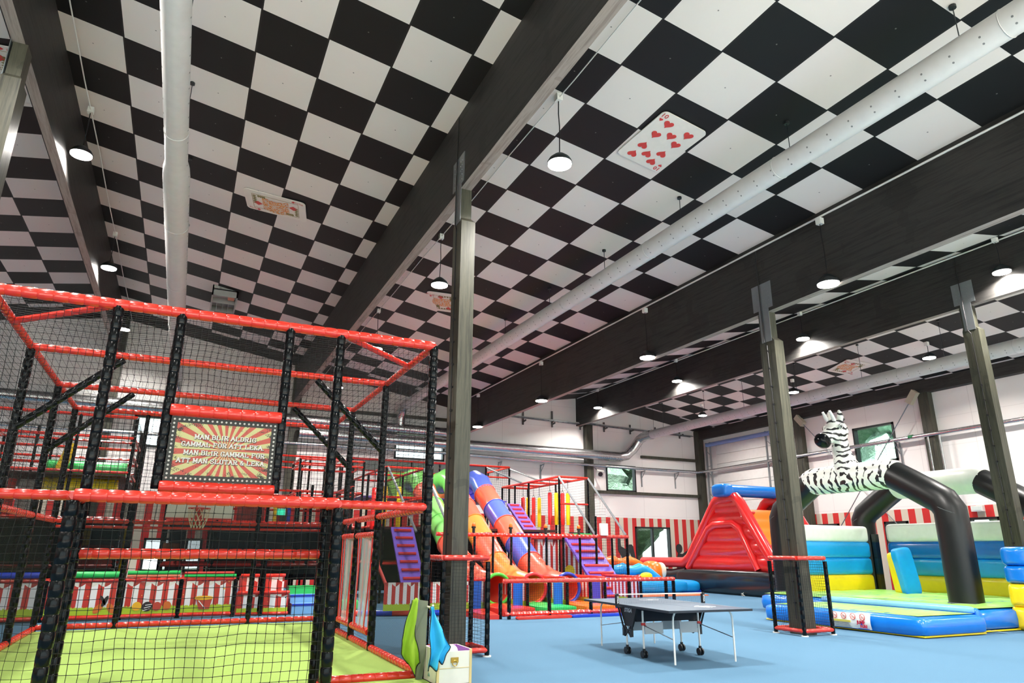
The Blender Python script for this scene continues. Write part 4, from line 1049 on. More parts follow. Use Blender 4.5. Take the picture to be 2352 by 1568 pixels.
for sx_ in (-1, 1):
    m_ = MB(); m_.prism([(-0.3, 0.75), (0.3, 0.75), (0.12, 0.45), (-0.12, 0.45)], 'x', sx_*0.62, sx_*0.64)
    for a, b_ in (((-0.3, 0.75), (-0.1, 0.36)), ((0.3, 0.75), (0.1, 0.36)), ((-0.1, 0.45), (0.1, 0.3)), ((0.1, 0.45), (-0.1, 0.3))): m_.bar((sx_*0.66, a[0], a[1]), (sx_*0.66, b_[0], b_[1]), 0.025, 0.02, (1, 0, 0))
    m_.box((sx_*0.66-0.02, -0.14, 0.3), (sx_*0.66+0.02, -0.08, 0.42)); m_.box((sx_*0.66-0.02, 0.08, 0.3), (sx_*0.66+0.02, 0.14, 0.42))
    lb(m_, 'folding_bracket', BLACKP, False)
    m_ = MB(); textmesh(m_, 'STIGA', 0.085, (sx_*0.645, 0, 0.69), (0, -1 if sx_ < 0 else 1, 0), (0, 0, 1), 0.001, 0.002, shear=0.3); lb(m_, 'bracket_logo', WL, False)
    m_ = MB(); m_.tube([(sx_*0.53-0.03, -0.27, 0.5), (sx_*0.53+0.03, -0.27, 0.5)], 0.02, 10); m_.tube([(sx_*0.53, -0.27, 0.49), (sx_*0.53+0.04, -0.29, 0.47)], 0.01, 8); lb(m_, 'red_lock_knob', HEARTR)
# the net is clamped on: its own thing
NT = thing('table_net', (tc[0], tc[1], zt), 'black table tennis net with white top tape and clamp posts on the blue table', 'net'); NT.rotation_euler = (0, 0, th)
def nb(m_, name, m, smooth=True):
    m_.v = [(p[0]+tc[0], p[1]+tc[1], p[2]) for p in m_.v]; return m_.build(name, m, NT, smooth)
m_ = MB(); m_.net((-0.86, 0, zt+0.01), (1, 0, 0), (0, 0, 1), 1.72, 0.14, 0.02, 0.0018, 5, 0.0, 0.4); nb(m_, 'mesh', plain('navy_cord', (40, 52, 70), 0.8), False)
m_ = MB(); m_.box((-0.86, -0.004, zt+0.145), (0.86, 0.004, zt+0.162)); nb(m_, 'top_tape', plain('white_tape', (232, 232, 226), 0.7), False)
for s_ in (-1, 1):
    m_ = MB(); m_.box((s_*0.84-0.018, -0.035, zt-0.04), (s_*0.84+0.018, 0.035, zt+0.165)); m_.box((s_*0.78-0.05, -0.03, zt-0.05), (s_*0.78+0.05, 0.03, zt-0.036)); nb(m_, 'clamp_post', BLACKP, False)
    m_ = MB(); textmesh(m_, 'STIGA', 0.04, (s_*0.84-0.005, -0.036, zt+0.07), (0, 0, -1), (1, 0, 0), 0.0006, 0.001); nb(m_, 'post_logo', WL, False)

# ================================================================ SLIDE PLAYGROUND (behind the column)
PG = thing('slide_playground', (10.2, 20, 0), 'indoor slide playground of black padded posts, red rails and netting against the back wall', 'play frame')
def P_(x, y, z0, z1, rad=0.05, par=None): return post(x, y, z0, z1, rad, par or PG, 7)
def R_(p, q, rad=0.045, par=None, m=None, name='rail'): return rail(p, q, rad, par or PG, m, name, 7)
# low front fence
for x in (7.62, 8.75, 9.98, 11.2, 12.42, 12.68): P_(x, 16.4, 0, 0.84)
P_(7.45, 16.55, 0, 0.84)
R_((7.45, 16.4, 0.89), (12.72, 16.4, 0.89), 0.055); R_((7.5, 16.4, 0.12), (12.72, 16.4, 0.12), 0.055)
net((7.62, 16.42, 0.15), (1, 0, 0), (0, 0, 1), 5.0, 0.7, 41, 0.055, PG, 0.004)
# lanes: posts, side rails, printed side panels, blue end pads
XS = [7.62, 8.85, 10.1, 11.35, 12.6]
for i, x in enumerate(XS):
    P_(x, 17.85, 0, 0.85); R_((x, 17.85, 0.88), (x, 20.3, 0.88), 0.05); R_((x, 17.85, 0.08), (x, 20.3, 0.08), 0.045)
    m_ = MB(); m_.grid(lambda a, b, x=x: (x-0.03, 20.2-2.2*a, 0.14+0.68*b), 1, 1, lambda a, b: (a*2.2, b)); m_.grid(lambda a, b, x=x: (x+0.03, 18.0+2.2*a, 0.14+0.68*b), 1, 1, lambda a, b: (a*2.2, b)); m_.build('printed_panel', PANEL2, PG, False)
    if i in (0, 1, 2, 3):
        m_ = MB(); m_.box((x-0.36, 17.95, 0.1), (x-0.1, 18.02, 0.84)); m_.build('end_pad', plain('pad_blue', (8, 96, 205), 0.35, coat=0.2) if i < 3 else plain('pad_violet', (70, 66, 180), 0.35), PG, False)
for a, b, c in ((6.4, 7.62, 17.85),): R_((a, c, 0.88), (b, c, 0.88)); R_((a, c, 0.1), (b, c, 0.1))
m_ = MB(); m_.grid(lambda a, b: (4.9+2.6*a, 18.1, 0.14+0.68*b), 1, 1, lambda a, b: (a*2.6, b)); m_.build('printed_panel', PANEL2, PG, False)
# coloured lane mats and kerb blocks
for i, (x0, x1, c) in enumerate(((7.7, 8.75, RED), (8.95, 10.0, GREEN2), (10.2, 11.25, ORANGE), (11.45, 12.5, ROYAL))):
    m_ = MB(); m_.sup(((x0+x1)/2, 18.6, 0.1), ((x1-x0)/2, 1.55, 0.1), 0.15, 0.15, 24, 8); m_.build('landing_mat', c, PG)
KG = 'coloured foam kerb blocks'
for i, (x0, x1, c, nm) in enumerate(((7.75, 9.3, RED, 'red'), (9.3, 10.95, ROYAL, 'blue'), (10.95, 12.6, GREEN2, 'green'))):
    m_ = MB(); m_.sup(((x0+x1)/2, 16.26, 0.035), ((x1-x0)/2, 0.09, 0.035), 0.2, 0.2, 20, 6); tag(m_.build('kerb_block', c), '%s foam kerb block lying along the low front fence' % nm, 'kerb block', KG)
m_ = MB(); m_.hexa([(7.05, 16.55, 0.0), (7.4, 16.5, 0.0), (7.55, 17.75, 0.0), (6.85, 17.75, 0.0), (7.05, 16.55, 0.1), (7.4, 16.5, 0.1), (7.55, 17.75, 0.16), (6.85, 17.75, 0.16)]); tag(m_.build('entry_mat', RED, None, False), 'red wedge mat on the carpet at the playground entrance', 'mat')
# upper front fence with beacon lamps
for i in range(10): P_(7.62+0.0+i*0.625+(0.0), 20.3, 0, 2.05, 0.042)
P_(13.85, 20.3, 0, 2.05); R_((7.0, 20.3, 2.09), (13.9, 20.3, 2.09), 0.06)
P_(12.62, 20.3, 2.05, 2.75, 0.04)
net((7.62, 20.32, 0.9), (1, 0, 0), (0, 0, 1), 6.2, 1.15, 42, 0.075, PG, 0.0045)
for i, x in enumerate((8.21, 9.47, 10.72, 11.96)):
    t = thing('beacon_lamp', (x, 20.3, 2.14), 'orange beacon lamp on the red rail, %s from the left' % ['first', 'second', 'third', 'fourth'][i], 'beacon lamp', 'orange beacon lamps on the rail')
    m_ = MB(); m_.tube([(x, 20.3, 2.13), (x, 20.3, 2.28)], 0.045, 12); m_.tube([(x, 20.3, 2.28), (x, 20.3, 2.33)], 0.07, 14); m_.build('base', BLACKP, t)
    m_ = MB(); m_.sup((x, 20.3, 2.37), (0.06, 0.06, 0.085), 1, 1, 16, 10); m_.build('dome', AMBER, t)
t = thing('control_box', (12.8, 20.25, 2.1), 'white electrical box mounted on the red upper rail by the climbing ramp', 'box')
m_ = MB(); m_.sup((12.9, 20.25, 2.32), (0.15, 0.05, 0.2), 0.15, 0.15, 20, 8); m_.build('case', WHITEM, t)

# tube slides
def tube_slide(x, top, y_off, secs, mouth, lab, exit_x):
    # secs: colours from the top piece down; the tube drops along -Y and bends out to its mouth
    t = thing('tube_slide', (x, 20, 0), lab, 'tube slide')
    R = 0.41
    pts = [(x-0.15, 26.6+y_off, top-0.15), (x-0.05, 26.1+y_off, top-0.02), (x, 25.6+y_off, top-0.2), (x, 25.15+y_off, top-0.62)]
    # straight chute
    end = (x, 21.25, 1.22)
    seg = [Vector(pts[-1]).lerp(Vector(end), f) for f in (0.0, 0.245, 0.49, 0.75, 1.0)]
    chain = [pts]+[[seg[i], seg[i+1]] for i in range(4)]
    last = [end, (x+(exit_x-x)*0.2, 20.75, 0.95), (x+(exit_x-x)*0.6, 20.1, 0.68), (exit_x, 19.4, 0.57), (exit_x, 19.0, 0.56)]
    chain.append(last)
    for k, c in enumerate(chain):
        m_ = MB(); m_.tube(c, R, 24, caps=False); m_.build('tube_section', secs[k], t)
        f = MB(); a, b = Vector(c[0]), Vector(c[1]); f.ring(a, b-a, R+0.012, 0.02, 28, 6); f.build('flange', secs[k], t)
    m_ = MB(); m_.ring((exit_x, 18.98, 0.56), (0, 1, 0), R, 0.05, 32, 8); m_.build('mouth_ring', mouth, t)
    return t
tube_slide(10.62, 4.35, 0.0, [BLPL, RDPL, BLPL, RDPL, BLPL, RDPL], plain('deep_blue_plastic', (28, 56, 170), 0.3), 'blue and red sectioned tube slide with blue mouth ring, rightmost of the three', 10.75)
tube_slide(9.4, 4.35, 0.0, [GRPL, RDPL, RDPL, ORPL, RDPL, ORPL], plain('red_ring_plastic', (222, 40, 50), 0.3), 'orange and red tube slide with red mouth ring, in the middle of the three', 9.6)
tube_slide(8.15, 4.35, 0.0, [GRPL, RDPL, GRPL, GRPL, RDPL, RDPL], plain('green_ring_plastic', (70, 190, 60), 0.3), 'green and red tube slide with green mouth ring, leftmost of the three', 8.45)

# tall rear tower with grey facade
for x in (5.97, 7.2, 8.45, 9.7, 10.9, 11.85, 12.98): P_(x, 28.0, 0, 5.15, 0.045)
for x in (5.97, 8.45, 10.9, 12.98): P_(x, 30.4, 0, 5.15, 0.045)
R_((5.97, 28.0, 5.18), (12.98, 28.0, 5.18)); R_((5.97, 28.0, 4.72), (12.98, 28.0, 4.72), 0.035); R_((5.97, 28.0, 2.4), (12.98, 28.0, 2.4)); R_((5.97, 30.4, 5.18), (12.98, 30.4, 5.18)); R_((12.98, 28, 5.18), (12.98, 30.4, 5.18)); R_((5.97, 28, 5.18), (5.97, 30.4, 5.18)); R_((11.85, 28, 5.18), (11.85, 30.4, 5.18))
R_((5.97, 28, 3.6), (11.85, 28, 3.6)); R_((5.97, 28, 1.2), (12.9, 28, 1.2))
R_((11.85, 28.0, 5.12), (12.6, 25.9, 4.3), 0.035, None, GREYP, 'strut'); R_((12.98, 28.0, 5.12), (13.85, 25.9, 4.3), 0.035, None, GREYP, 'strut')
for i, (x0, x1) in enumerate(((5.97, 7.2), (7.2, 8.45), (8.45, 9.7), (9.7, 10.9), (10.9, 11.85))):
    m_ = MB(); m_.box((x0+0.04, 28.02, 4.76), (x1-0.04, 28.06, 5.14)); m_.build('facade_panel', GREYP, PG, False)
for i, (x0, x1, c) in enumerate(((7.3, 8.6, GREENV), (8.75, 9.85, ORPL), (10.05, 11.8, plain('hood_blue', (56, 56, 180), 0.3)))):
    m_ = MB(); m_.box((x0, 27.6, 3.7), (x1, 27.7, 4.66)); m_.build('hood_panel', c, PG, False)
net((11.85, 28.0, 2.4), (1, 0, 0), (0, 0, 1), 1.1, 2.7, 43, 0.1, PG, 0.006)
m_ = MB(); m_.box((6.0, 28.05, 0.1), (12.9, 28.1, 2.35)); m_.build('dark_back_screen', plain('charcoal_cloth', (40, 42, 44), 0.9), PG, False)
m_ = MB(); m_.box((6.0, 23.0, 2.28), (12.6, 28.0, 2.36)); m_.build('platform_deck', plain('deck_red', (70, 34, 32), 0.6), PG, False)
m_ = MB(); m_.box((6.0, 25.9, 3.5), (11.9, 28.0, 3.56)); m_.build('upper_deck', plain('deck_purple', (96, 74, 170), 0.5), PG, False)

# hanging bag cage on the right
ZB = 4.28
for x, y in ((12.6, 22.75), (12.6, 25.3), (12.6, 27.9), (13.85, 25.3), (13.85, 27.9), (13.85, 22.75)): P_(x, y, 0 if x < 13 else 0, ZB, 0.045)
P_(12.6, 26.6, 2.3, ZB, 0.04)
for p, q in (((12.6, 22.75), (13.85, 22.75)), ((12.6, 22.75), (12.6, 27.9)), ((13.85, 22.75), (13.85, 27.9)), ((12.6, 27.9), (13.85, 27.9)), ((12.6, 25.3), (13.85, 25.3)), ((12.6, 24.0), (13.85, 24.0)), ((12.6, 26.6), (13.85, 26.6))):
    R_((p[0], p[1], ZB), (q[0], q[1], ZB), 0.045)
R_((12.6, 22.75, 3.3), (13.85, 22.75, 3.3), 0.035); R_((12.6, 22.75, 2.2), (13.85, 22.75, 2.2), 0.04); R_((12.6, 22.75, 2.2), (12.6, 27.9, 2.2), 0.04)
R_((12.6, 22.75, ZB), (12.62, 20.35, 2.15), 0.04, None, plain('silver_grey_pad', (120, 126, 130), 0.3, coat=0.4), 'strut'); R_((13.85, 22.75, ZB), (13.85, 20.35, 2.15), 0.04, None, plain('silver_grey_pad', (120, 126, 130)), 'strut')
net((13.86, 22.75, 0.3), (0, 1, 0), (0, 0, 1), 5.1, 3.95, 44, 0.1, PG, 0.006); net((12.6, 27.9, 2.3), (1, 0, 0), (0, 0, 1), 1.25, 1.95, 45, 0.1, PG, 0.006)
m_ = MB(); m_.net((13.85, 20.4, 0.1), (0, 1, 0), (0, 0, 1), 2.35, 4.1, 0.1, 0.006, 46, 0.01, 0.3, lambda a: 2.0+a*0.87); m_.build('net', BLACKN, PG, False)
m_ = MB(); m_.box((12.6, 22.8, 2.12), (13.85, 27.8, 2.18)); m_.build('platform_deck', plain('deck_charcoal', (50, 50, 52), 0.6), PG, False)
for k, (x, y, c) in enumerate(((12.93, 26.5, 0), (13.17, 26.5, 1), (13.43, 26.5, 0), (13.7, 26.5, 1), (12.82, 23.9, 0), (13.1, 23.9, 1), (13.38, 23.9, 0), (13.62, 23.9, 1))):
    cn = ('red', 'yellow')[c]; row = 'back' if k < 4 else 'front'
    t = thing('punch_bag', (x, y, 2.6), 'long %s hanging bag in the %s row, %s from the left' % (cn, row, ['first', 'second', 'third', 'fourth'][k % 4]), 'hanging bag', 'hanging bags in the net cage')
    m_ = MB(); m_.tube([(x, y, 2.58), (x, y, 2.6), (x, y, 3.0), (x, y, 3.76), (x, y, 3.79)], [0.07, 0.078, 0.08, 0.078, 0.05], 12); m_.build('bag', (REDI, YEL)[c], t)
    m_ = MB()
    for s_ in (-1, 1): m_.bar((x+s_*0.06, y, 3.76), (x, y, 3.92), 0.015, 0.01)
    m_.bar((x, y, 3.9), (x, y, ZB), 0.02, 0.01); m_.build('strap', BLACKN, t, False)

# ramps with rungs
def ramp(x0, x1, y0, z0, y1, z1, nr, lab):
    t = thing('climbing_ramp', ((x0+x1)/2, (y0+y1)/2, z0), lab, 'climbing ramp')
    d = 0.06; m_ = MB(); m_.hexa([(x0, y0, z0-d), (x1, y0, z0-d), (x1, y1, z1-d), (x0, y1, z1-d), (x0, y0, z0+d*0.6), (x1, y0, z0+d*0.6), (x1, y1, z1+d*0.6), (x0, y1, z1+d*0.6)]); m_.build('board', PURP, t, False)
    for k in range(nr):
        f = (k+0.5)/nr; y = y0+(y1-y0)*f; z = z0+(z1-z0)*f+0.05
        m_ = MB(); m_.tube([(x0+0.08, y, z), (x1-0.1, y, z)], 0.05, 10); m_.build('rung', plain('dark_red_vinyl', (196, 44, 50), 0.3, coat=0.3), t)
ramp(12.05, 13.15, 19.05, 0.12, 21.5, 2.12, 9, 'lower purple climbing ramp with red rungs beside the lanes')
ramp(11.45, 12.0, 23.2, 2.2, 24.9, 3.35, 7, 'upper purple climbing ramp with red rungs right of the tube slides')
ramp(6.2, 6.95, 20.6, 0.15, 22.5, 2.3, 9, 'purple climbing ramp with red rungs seen through the cage side mesh')
# striped curtain walls behind the fence
for i, (x0, x1, lab) in enumerate(((11.2, 12.1, 'left-hand red and white striped tent panel behind the fence posts'), (12.2, 13.0, 'right-hand red and white striped tent panel with balloon print behind the fence posts'))):
    t = thing('tent_panel', ((x0+x1)/2, 22.0, 0.1), lab, 'panel')
    m_ = MB(); m_.grid(lambda a, b, x0=x0, x1=x1: (x0+(x1-x0)*a, 22.0, 0.12+1.92*b), 1, 1, lambda a, b, x0=x0, x1=x1: (a*(x1-x0), b)); m_.build('printed_face', PANEL2, t, False)
    m_ = MB(); m_.box((x0, 22.02, 0.1), (x1, 22.06, 2.06)); m_.build('backing', BLACKP, t, False)
    if i == 1:
        m_ = MB(); m_.tube([(12.55, 21.99, 0.95), (12.55, 21.985, 0.95)], 0.2, 20); m_.build('balloon_print', YEL, t, False)
m_ = MB(); m_.tube([(11.0, 21.9, 2.05), (13.2, 21.9, 2.05)], 0.05, 10); m_.build('rail', RED, PG)
t = thing('red_roller_stack', (11.4, 22.7, 0), 'stack of dark red foam rollers beneath the striped tent panel', 'roller')
for k in range(9):
    m_ = MB(); m_.tube([(11.12, 22.7, 0.09+k*0.2), (11.7, 22.7, 0.09+k*0.2)], 0.09, 10); m_.build('roller', plain('dark_red_vinyl', (196, 44, 50)), t)
# green and yellow foam pieces above the rail
for (x, y, z, d, c, nm, lab) in ((13.05, 21.9, 2.15, (0.33, 0.2, 0.07), GREEN2, 'foam_block', 'green foam block lying on the platform behind the beacon lamps'),):
    m_ = MB(); m_.sup((x, y, z), d, 0.3, 0.3, 20, 8); tag(m_.build(nm, c), lab, 'foam block')

# ================================================================ SECOND BAG CAGE and left-hand towers
def module(name, label, xs, ys, zs, deck, seed, drop=0.25, zt=None, rr_=None, fill=True, par=None):
    rr = random.Random(seed)
    t = par or thing(name, ((xs[0]+xs[-1])/2, (ys[0]+ys[-1])/2, 0), label, 'play frame')
    ztop = zs[-1]
    for x in xs:
        for y in ys: post(x, y, 0, ztop, 0.045, t, 6)
    for z in zs:
        for y in ys:
            if rr.random() > drop: rail((xs[0], y, z), (xs[-1], y, z), 0.042, t, None, 'rail', 6, 0.3)
        for x in (xs[0], xs[-1], xs[len(xs)//2]):
            if rr.random() > drop: rail((x, ys[0], z), (x, ys[-1], z), 0.042, t, None, 'rail', 6, 0.3)
    return t
t = module('stepped_net_tower', 'stepped netted play tower with hanging yellow bags behind the cage corner', [6.0, 7.3], [22.7, 25.2, 27.6], [1.2, 2.4, 3.3, 4.28], None, 5, 0.1)
net((6.0, 22.7, 2.4), (1, 0, 0), (0, 0, 1), 1.3, 1.9, 51, 0.1, t, 0.006); net((7.3, 22.7, 2.4), (0, 1, 0), (0, 0, 1), 4.9, 1.9, 52, 0.1, t, 0.006)
R_((6.05, 22.7, 4.28), (6.4, 20.4, 2.15), 0.04, t, plain('silver_grey_pad', (120, 126, 130)), 'strut'); R_((7.3, 22.7, 4.28), (7.5, 20.4, 2.15), 0.04, t, plain('silver_grey_pad', (120, 126, 130)), 'strut')
for k, (x, y, c) in enumerate(((6.15, 23.3, 1), (6.65, 23.3, 1), (5.95, 24.0, 0), (6.4, 24.2, 0))):
    tt = thing('punch_bag', (x, y, 2.3), ('yellow hanging bag, left one of two in the stepped tower', 'yellow hanging bag, right one of two in the stepped tower', 'red hanging bag, left one of two in the stepped tower', 'red hanging bag, right one of two in the stepped tower')[k], 'hanging bag', 'hanging bags in the stepped tower')
    m_ = MB(); m_.tube([(x, y, 2.3), (x, y, 2.33), (x, y, 3.66), (x, y, 3.7)], [0.07, 0.08, 0.08, 0.05], 10); m_.build('bag', (REDI, YEL)[c], tt)
    m_ = MB(); m_.bar((x, y, 3.68), (x, y, 4.25), 0.02, 0.02); m_.build('strap', BLACKN, tt, False)
module('middle_net_tower', 'middle step of netted play towers with red top rails behind the cage', [3.6, 4.8, 5.9], [25.6, 27.4], [1.2, 2.4, 3.6, 4.55, 4.75], None, 6, 0.1)
module('rear_net_tower', 'rear netted play tower with red top rails by the back wall window', [3.0, 4.4, 5.7], [28.6, 30.6], [1.2, 2.4, 3.9, 4.95, 5.2], None, 7, 0.1)
tw = module('low_play_frame', 'lower netted play frame with red rails behind the middle of the cage', [-0.4, 0.9, 2.2, 3.4, 4.6], [21.2, 23.6, 26.0], [0.1, 1.2, 2.35, 2.95, 3.45], None, 8, 0.1)
big = module('tall_play_frame', 'tall multi-level netted play frame with red rails at the far left', [-10.5, -9.2, -7.9, -6.6, -5.3, -4.0, -2.7, -1.4], [20.6, 23.2, 25.8], [0.1, 1.2, 2.35, 3.5, 3.95, 4.4, 4.95], None, 9, 0.12)
net((-10.5, 20.55, 1.2), (1, 0, 0), (0, 0, 1), 9.1, 3.7, 61, 0.14, big, 0.007, None, 0.02); net((-1.38, 20.6, 1.2), (0, 1, 0), (0, 0, 1), 5.2, 3.7, 62, 0.14, big, 0.007, None, 0.02)
net((-0.4, 21.15, 1.2), (1, 0, 0), (0, 0, 1), 5.0, 2.2, 63, 0.14, tw, 0.007, None, 0.02)
CH = plain('charcoal_cloth', (40, 42, 44), 0.9)
m_ = MB(); m_.box((-10.5, 26.0, 0.05), (-1.4, 26.05, 2.3)); m_.box((-0.3, 26.2, 0.9), (0.2, 26.25, 2.3)); m_.box((1.0, 26.2, 0.6), (4.6, 26.25, 2.3)); m_.build('dark_screen', CH, big, False)
for z in (1.15, 2.3, 3.45):
    m_ = MB(); m_.box((-10.4, 20.7, z-0.04), (-1.5, 25.7, z)); m_.build('deck', plain('deck_red', (70, 34, 32)), big, False)
m_ = MB(); m_.box((-0.3, 21.3, 2.28), (4.5, 25.9, 2.32)); m_.build('deck', plain('deck_red', (70, 34, 32)), tw, False)
screen([(-0.4, 21.1, 0.95), (4.6, 21.1, 0.95), (4.6, 21.1, 2.3), (-0.4, 21.1, 2.3)], par=tw); screen([(-10.5, 20.5, 0.95), (-1.4, 20.5, 0.95), (-1.4, 20.5, 2.3), (-10.5, 20.5, 2.3)], par=big)
# foam rollers, columns and slides inside the tall frame
INS = [('yellow_roller', YEL, (-3.4, 21.8, 3.15), (-1.7, 21.8, 3.15), 0.28, 'fat yellow foam roller on the second level of the tall frame'),
       ('green_tunnel', GREEN2, (-3.6, 22.6, 3.75), (-1.6, 22.6, 3.75), 0.2, 'green tunnel piece above the yellow roller in the tall frame'),
       ('yellow_column', YEL, (-4.7, 21.2, 2.35), (-4.55, 21.2, 3.2), 0.1, 'short yellow foam column at the left of the tall frame'),
       ('red_column', HEARTR, (-5.5, 21.2, 2.35), (-5.5, 21.2, 3.3), 0.16, 'red foam column left of the short yellow column'),
       ('red_column', HEARTR, (-4.1, 21.4, 2.35), (-4.1, 21.4, 3.3), 0.17, 'red foam column right of the short yellow column'),
       ('yellow_spiral', YEL, (-3.15, 22.0, 3.6), (-2.95, 22.0, 4.35), 0.13, 'yellow upright foam piece high in the tall frame'),
       ('yellow_post', YEL, (-2.3, 22.6, 0.95), (-2.3, 22.6, 2.2), 0.1, 'slim yellow pole behind the green soft edge'),
       ('yellow_post', YEL, (-1.35, 22.8, 0.95), (-1.35, 22.8, 2.2), 0.07, 'very slim yellow pole behind the first cage post'),
       ('red_pole', HEARTR, (4.05, 22.8, 0.6), (4.0, 22.8, 2.2), 0.06, 'slim red pole hanging in the low frame at the right'),
       ('yellow_pole', YEL, (4.35, 22.8, 0.6), (4.4, 22.8, 2.2), 0.05, 'slim yellow pole hanging in the low frame at the right'),
       ('brown_pole', plain('brown_pole', (130, 84, 40), 0.5), (4.2, 22.9, 0.6), (4.2, 22.9, 2.2), 0.05, 'slim brown pole between the red and yellow poles'),
       ('red_slide_bar', HEARTR, (5.25, 21.6, 1.9), (5.75, 20.8, 0.5), 0.05, 'sloping slim red bar seen through the cage side mesh')]
for nm, c, p, q, rad, lab in INS:
    m_ = MB(); m_.tube([p, q], rad, 14); tag(m_.build(nm, c), lab, 'soft play piece')
for i, (x, y, z, w_, h_, c, lab) in enumerate(((-1.9, 21.6, 1.45, 0.75, 0.5, plain('dull_red_pad', (150, 60, 52), 0.6), 'dull red pad behind the mesh at the left of the goal'), (-0.2, 21.9, 1.6, 0.5, 0.35, plain('orange_print', (200, 120, 60), 0.6), 'small orange printed panel behind the mesh'), (3.0, 22.5, 1.55, 0.35, 0.35, plain('orange_print', (200, 120, 60)), 'small tan printed panel behind the right of the goal'),
      (-7.6, 21.0, 2.9, 0.5, 0.9, WHV, 'white panel at the far left of the tall frame'), (-6.4, 21.6, 2.9, 0.5, 0.9, WHV, 'white panel left of the red foam columns'), (-3.9, 22.6, 2.95, 0.4, 0.9, WHV, 'white panel right of the red foam columns'), (1.9, 23.0, 2.65, 0.8, 0.6, plain('dull_red_pad', (150, 60, 52)), 'dull red pad above the low frame deck'), (2.5, 22.0, 2.6, 0.1, 0.6, YEL, 'narrow yellow pad above the low frame deck'), (2.9, 22.0, 2.6, 0.1, 0.6, ROYAL, 'narrow blue pad above the low frame deck'))):
    m_ = MB(); m_.sup((x, y, z), (w_/2, 0.06, h_/2), 0.2, 0.3, 20, 8); tag(m_.build('soft_pad', c), lab, 'pad')

# toddler fence with printed circus panels behind the pitch
tf = thing('toddler_fence', (-0.5, 19.6, 0), 'low toddler fence of circus printed panels with red rails and black posts behind the cage', 'fence')
XF = [-6.6, -5.25, -3.9, -2.62, -1.05, 0.2, 1.45]
for x in XF: post(x, 19.6, 0, 0.9, 0.06, tf, 8)
for a, b in zip(XF[:-1], XF[1:]):
    rail((a, 19.6, 0.9), (b, 19.6, 0.9), 0.045, tf, None, 'rail', 8); rail((a, 19.6, 0.08), (b, 19.6, 0.08), 0.05, tf, None, 'rail', 8)
    m_ = MB(); m_.grid(lambda u, v, a=a, b=b: (a+0.05+(b-a-0.1)*u, 19.58, 0.13+0.72*v), 1, 1, lambda u, v, a=a, b=b: (u*(b-a)+a*0.3, v)); m_.build('printed_panel', PANEL, tf, False)
# bowling pins, balls and a plant pot in the print
def pr(m_, cx, cz, rx, rz, rot=0, n=20, y=19.575):
    c, s_ = math.cos(rot), math.sin(rot)
    m_.prism([(cx+rx*math.cos(2*PI*k/n)*c-rz*math.sin(2*PI*k/n)*s_, cz+rx*math.cos(2*PI*k/n)*s_+rz*math.sin(2*PI*k/n)*c) for k in range(n)], 'y', y-0.004, y)
m_ = MB(); pr(m_, -1.5, 0.27, 0.07, 0.13, -0.7); pr(m_, -1.24, 0.27, 0.07, 0.13, 0.6); pr(m_, -0.05+0.0, 0.3, 0.09, 0.1); m_.build('print_orange', plain('print_orange', (206, 110, 40), 0.4), tf, False)
m_ = MB(); pr(m_, -1.38, 0.43, 0.045, 0.13, -0.4, y=19.57); pr(m_, -1.42, 0.45, 0.03, 0.12, 0.5, y=19.57); pr(m_, -0.48, 0.29, 0.11, 0.11, y=19.57); m_.build('print_black', plain('print_black', (44, 34, 36), 0.4), tf, False)
m_ = MB(); pr(m_, -0.7, 0.3, 0.1, 0.1, y=19.572); pr(m_, 0.75, 0.46, 0.22, 0.05, y=19.565); m_.build('print_yellow', plain('print_yellow', (236, 180, 40), 0.4), tf, False)
m_ = MB(); pr(m_, -0.27, 0.29, 0.1, 0.1, y=19.572); m_.prism([(0.58, 0.45), (0.95, 0.45), (0.9, 0.2), (0.66, 0.2)], 'y', 19.566, 19.57); m_.build('print_red', plain('print_red', (190, 70, 50), 0.4), tf, False)
for k in range(4):
    m_ = MB(); m_.bar((-0.56+0.02*k, 19.562, 0.2+0.06*k), (-0.42+0.02*k, 19.562, 0.24+0.05*k), 0.002, 0.015) if k < 3 else m_.bar((0.64, 19.562, 0.4), (0.8, 19.562, 0.22), 0.002, 0.02); m_.build('print_white', WHV, tf, False)
GSE = 'soft foam edges on the toddler fence'
for i, (a, b, c, zz, rad, lab) in enumerate(((-2.3, -1.1, GREEN2, 1.02, 0.075, 'thick green foam edge above the left printed panel'), (-1.0, 0.15, GREEN2, 1.06, 0.045, 'thin green foam edge above the middle printed panel'), (0.25, 1.45, GREEN2, 0.98, 0.035, 'thin green foam edge above the right printed panel'), (0.25, 1.4, HEARTR, 1.045, 0.03, 'thin red foam edge above the green edge'), (-1.0, 0.15, plain('salmon_foam', (226, 130, 100), 0.5), 0.985, 0.035, 'thin salmon foam edge above the middle printed panel'), (-5.2, -2.7, ROYAL, 1.015, 0.07, 'blue foam edge at the left end of the fence'))):
    m_ = MB(); m_.tube([(a, 19.6, zz), (b, 19.6, zz)], rad, 12); tag(m_.build('foam_edge', c), lab, 'foam edge', GSE)
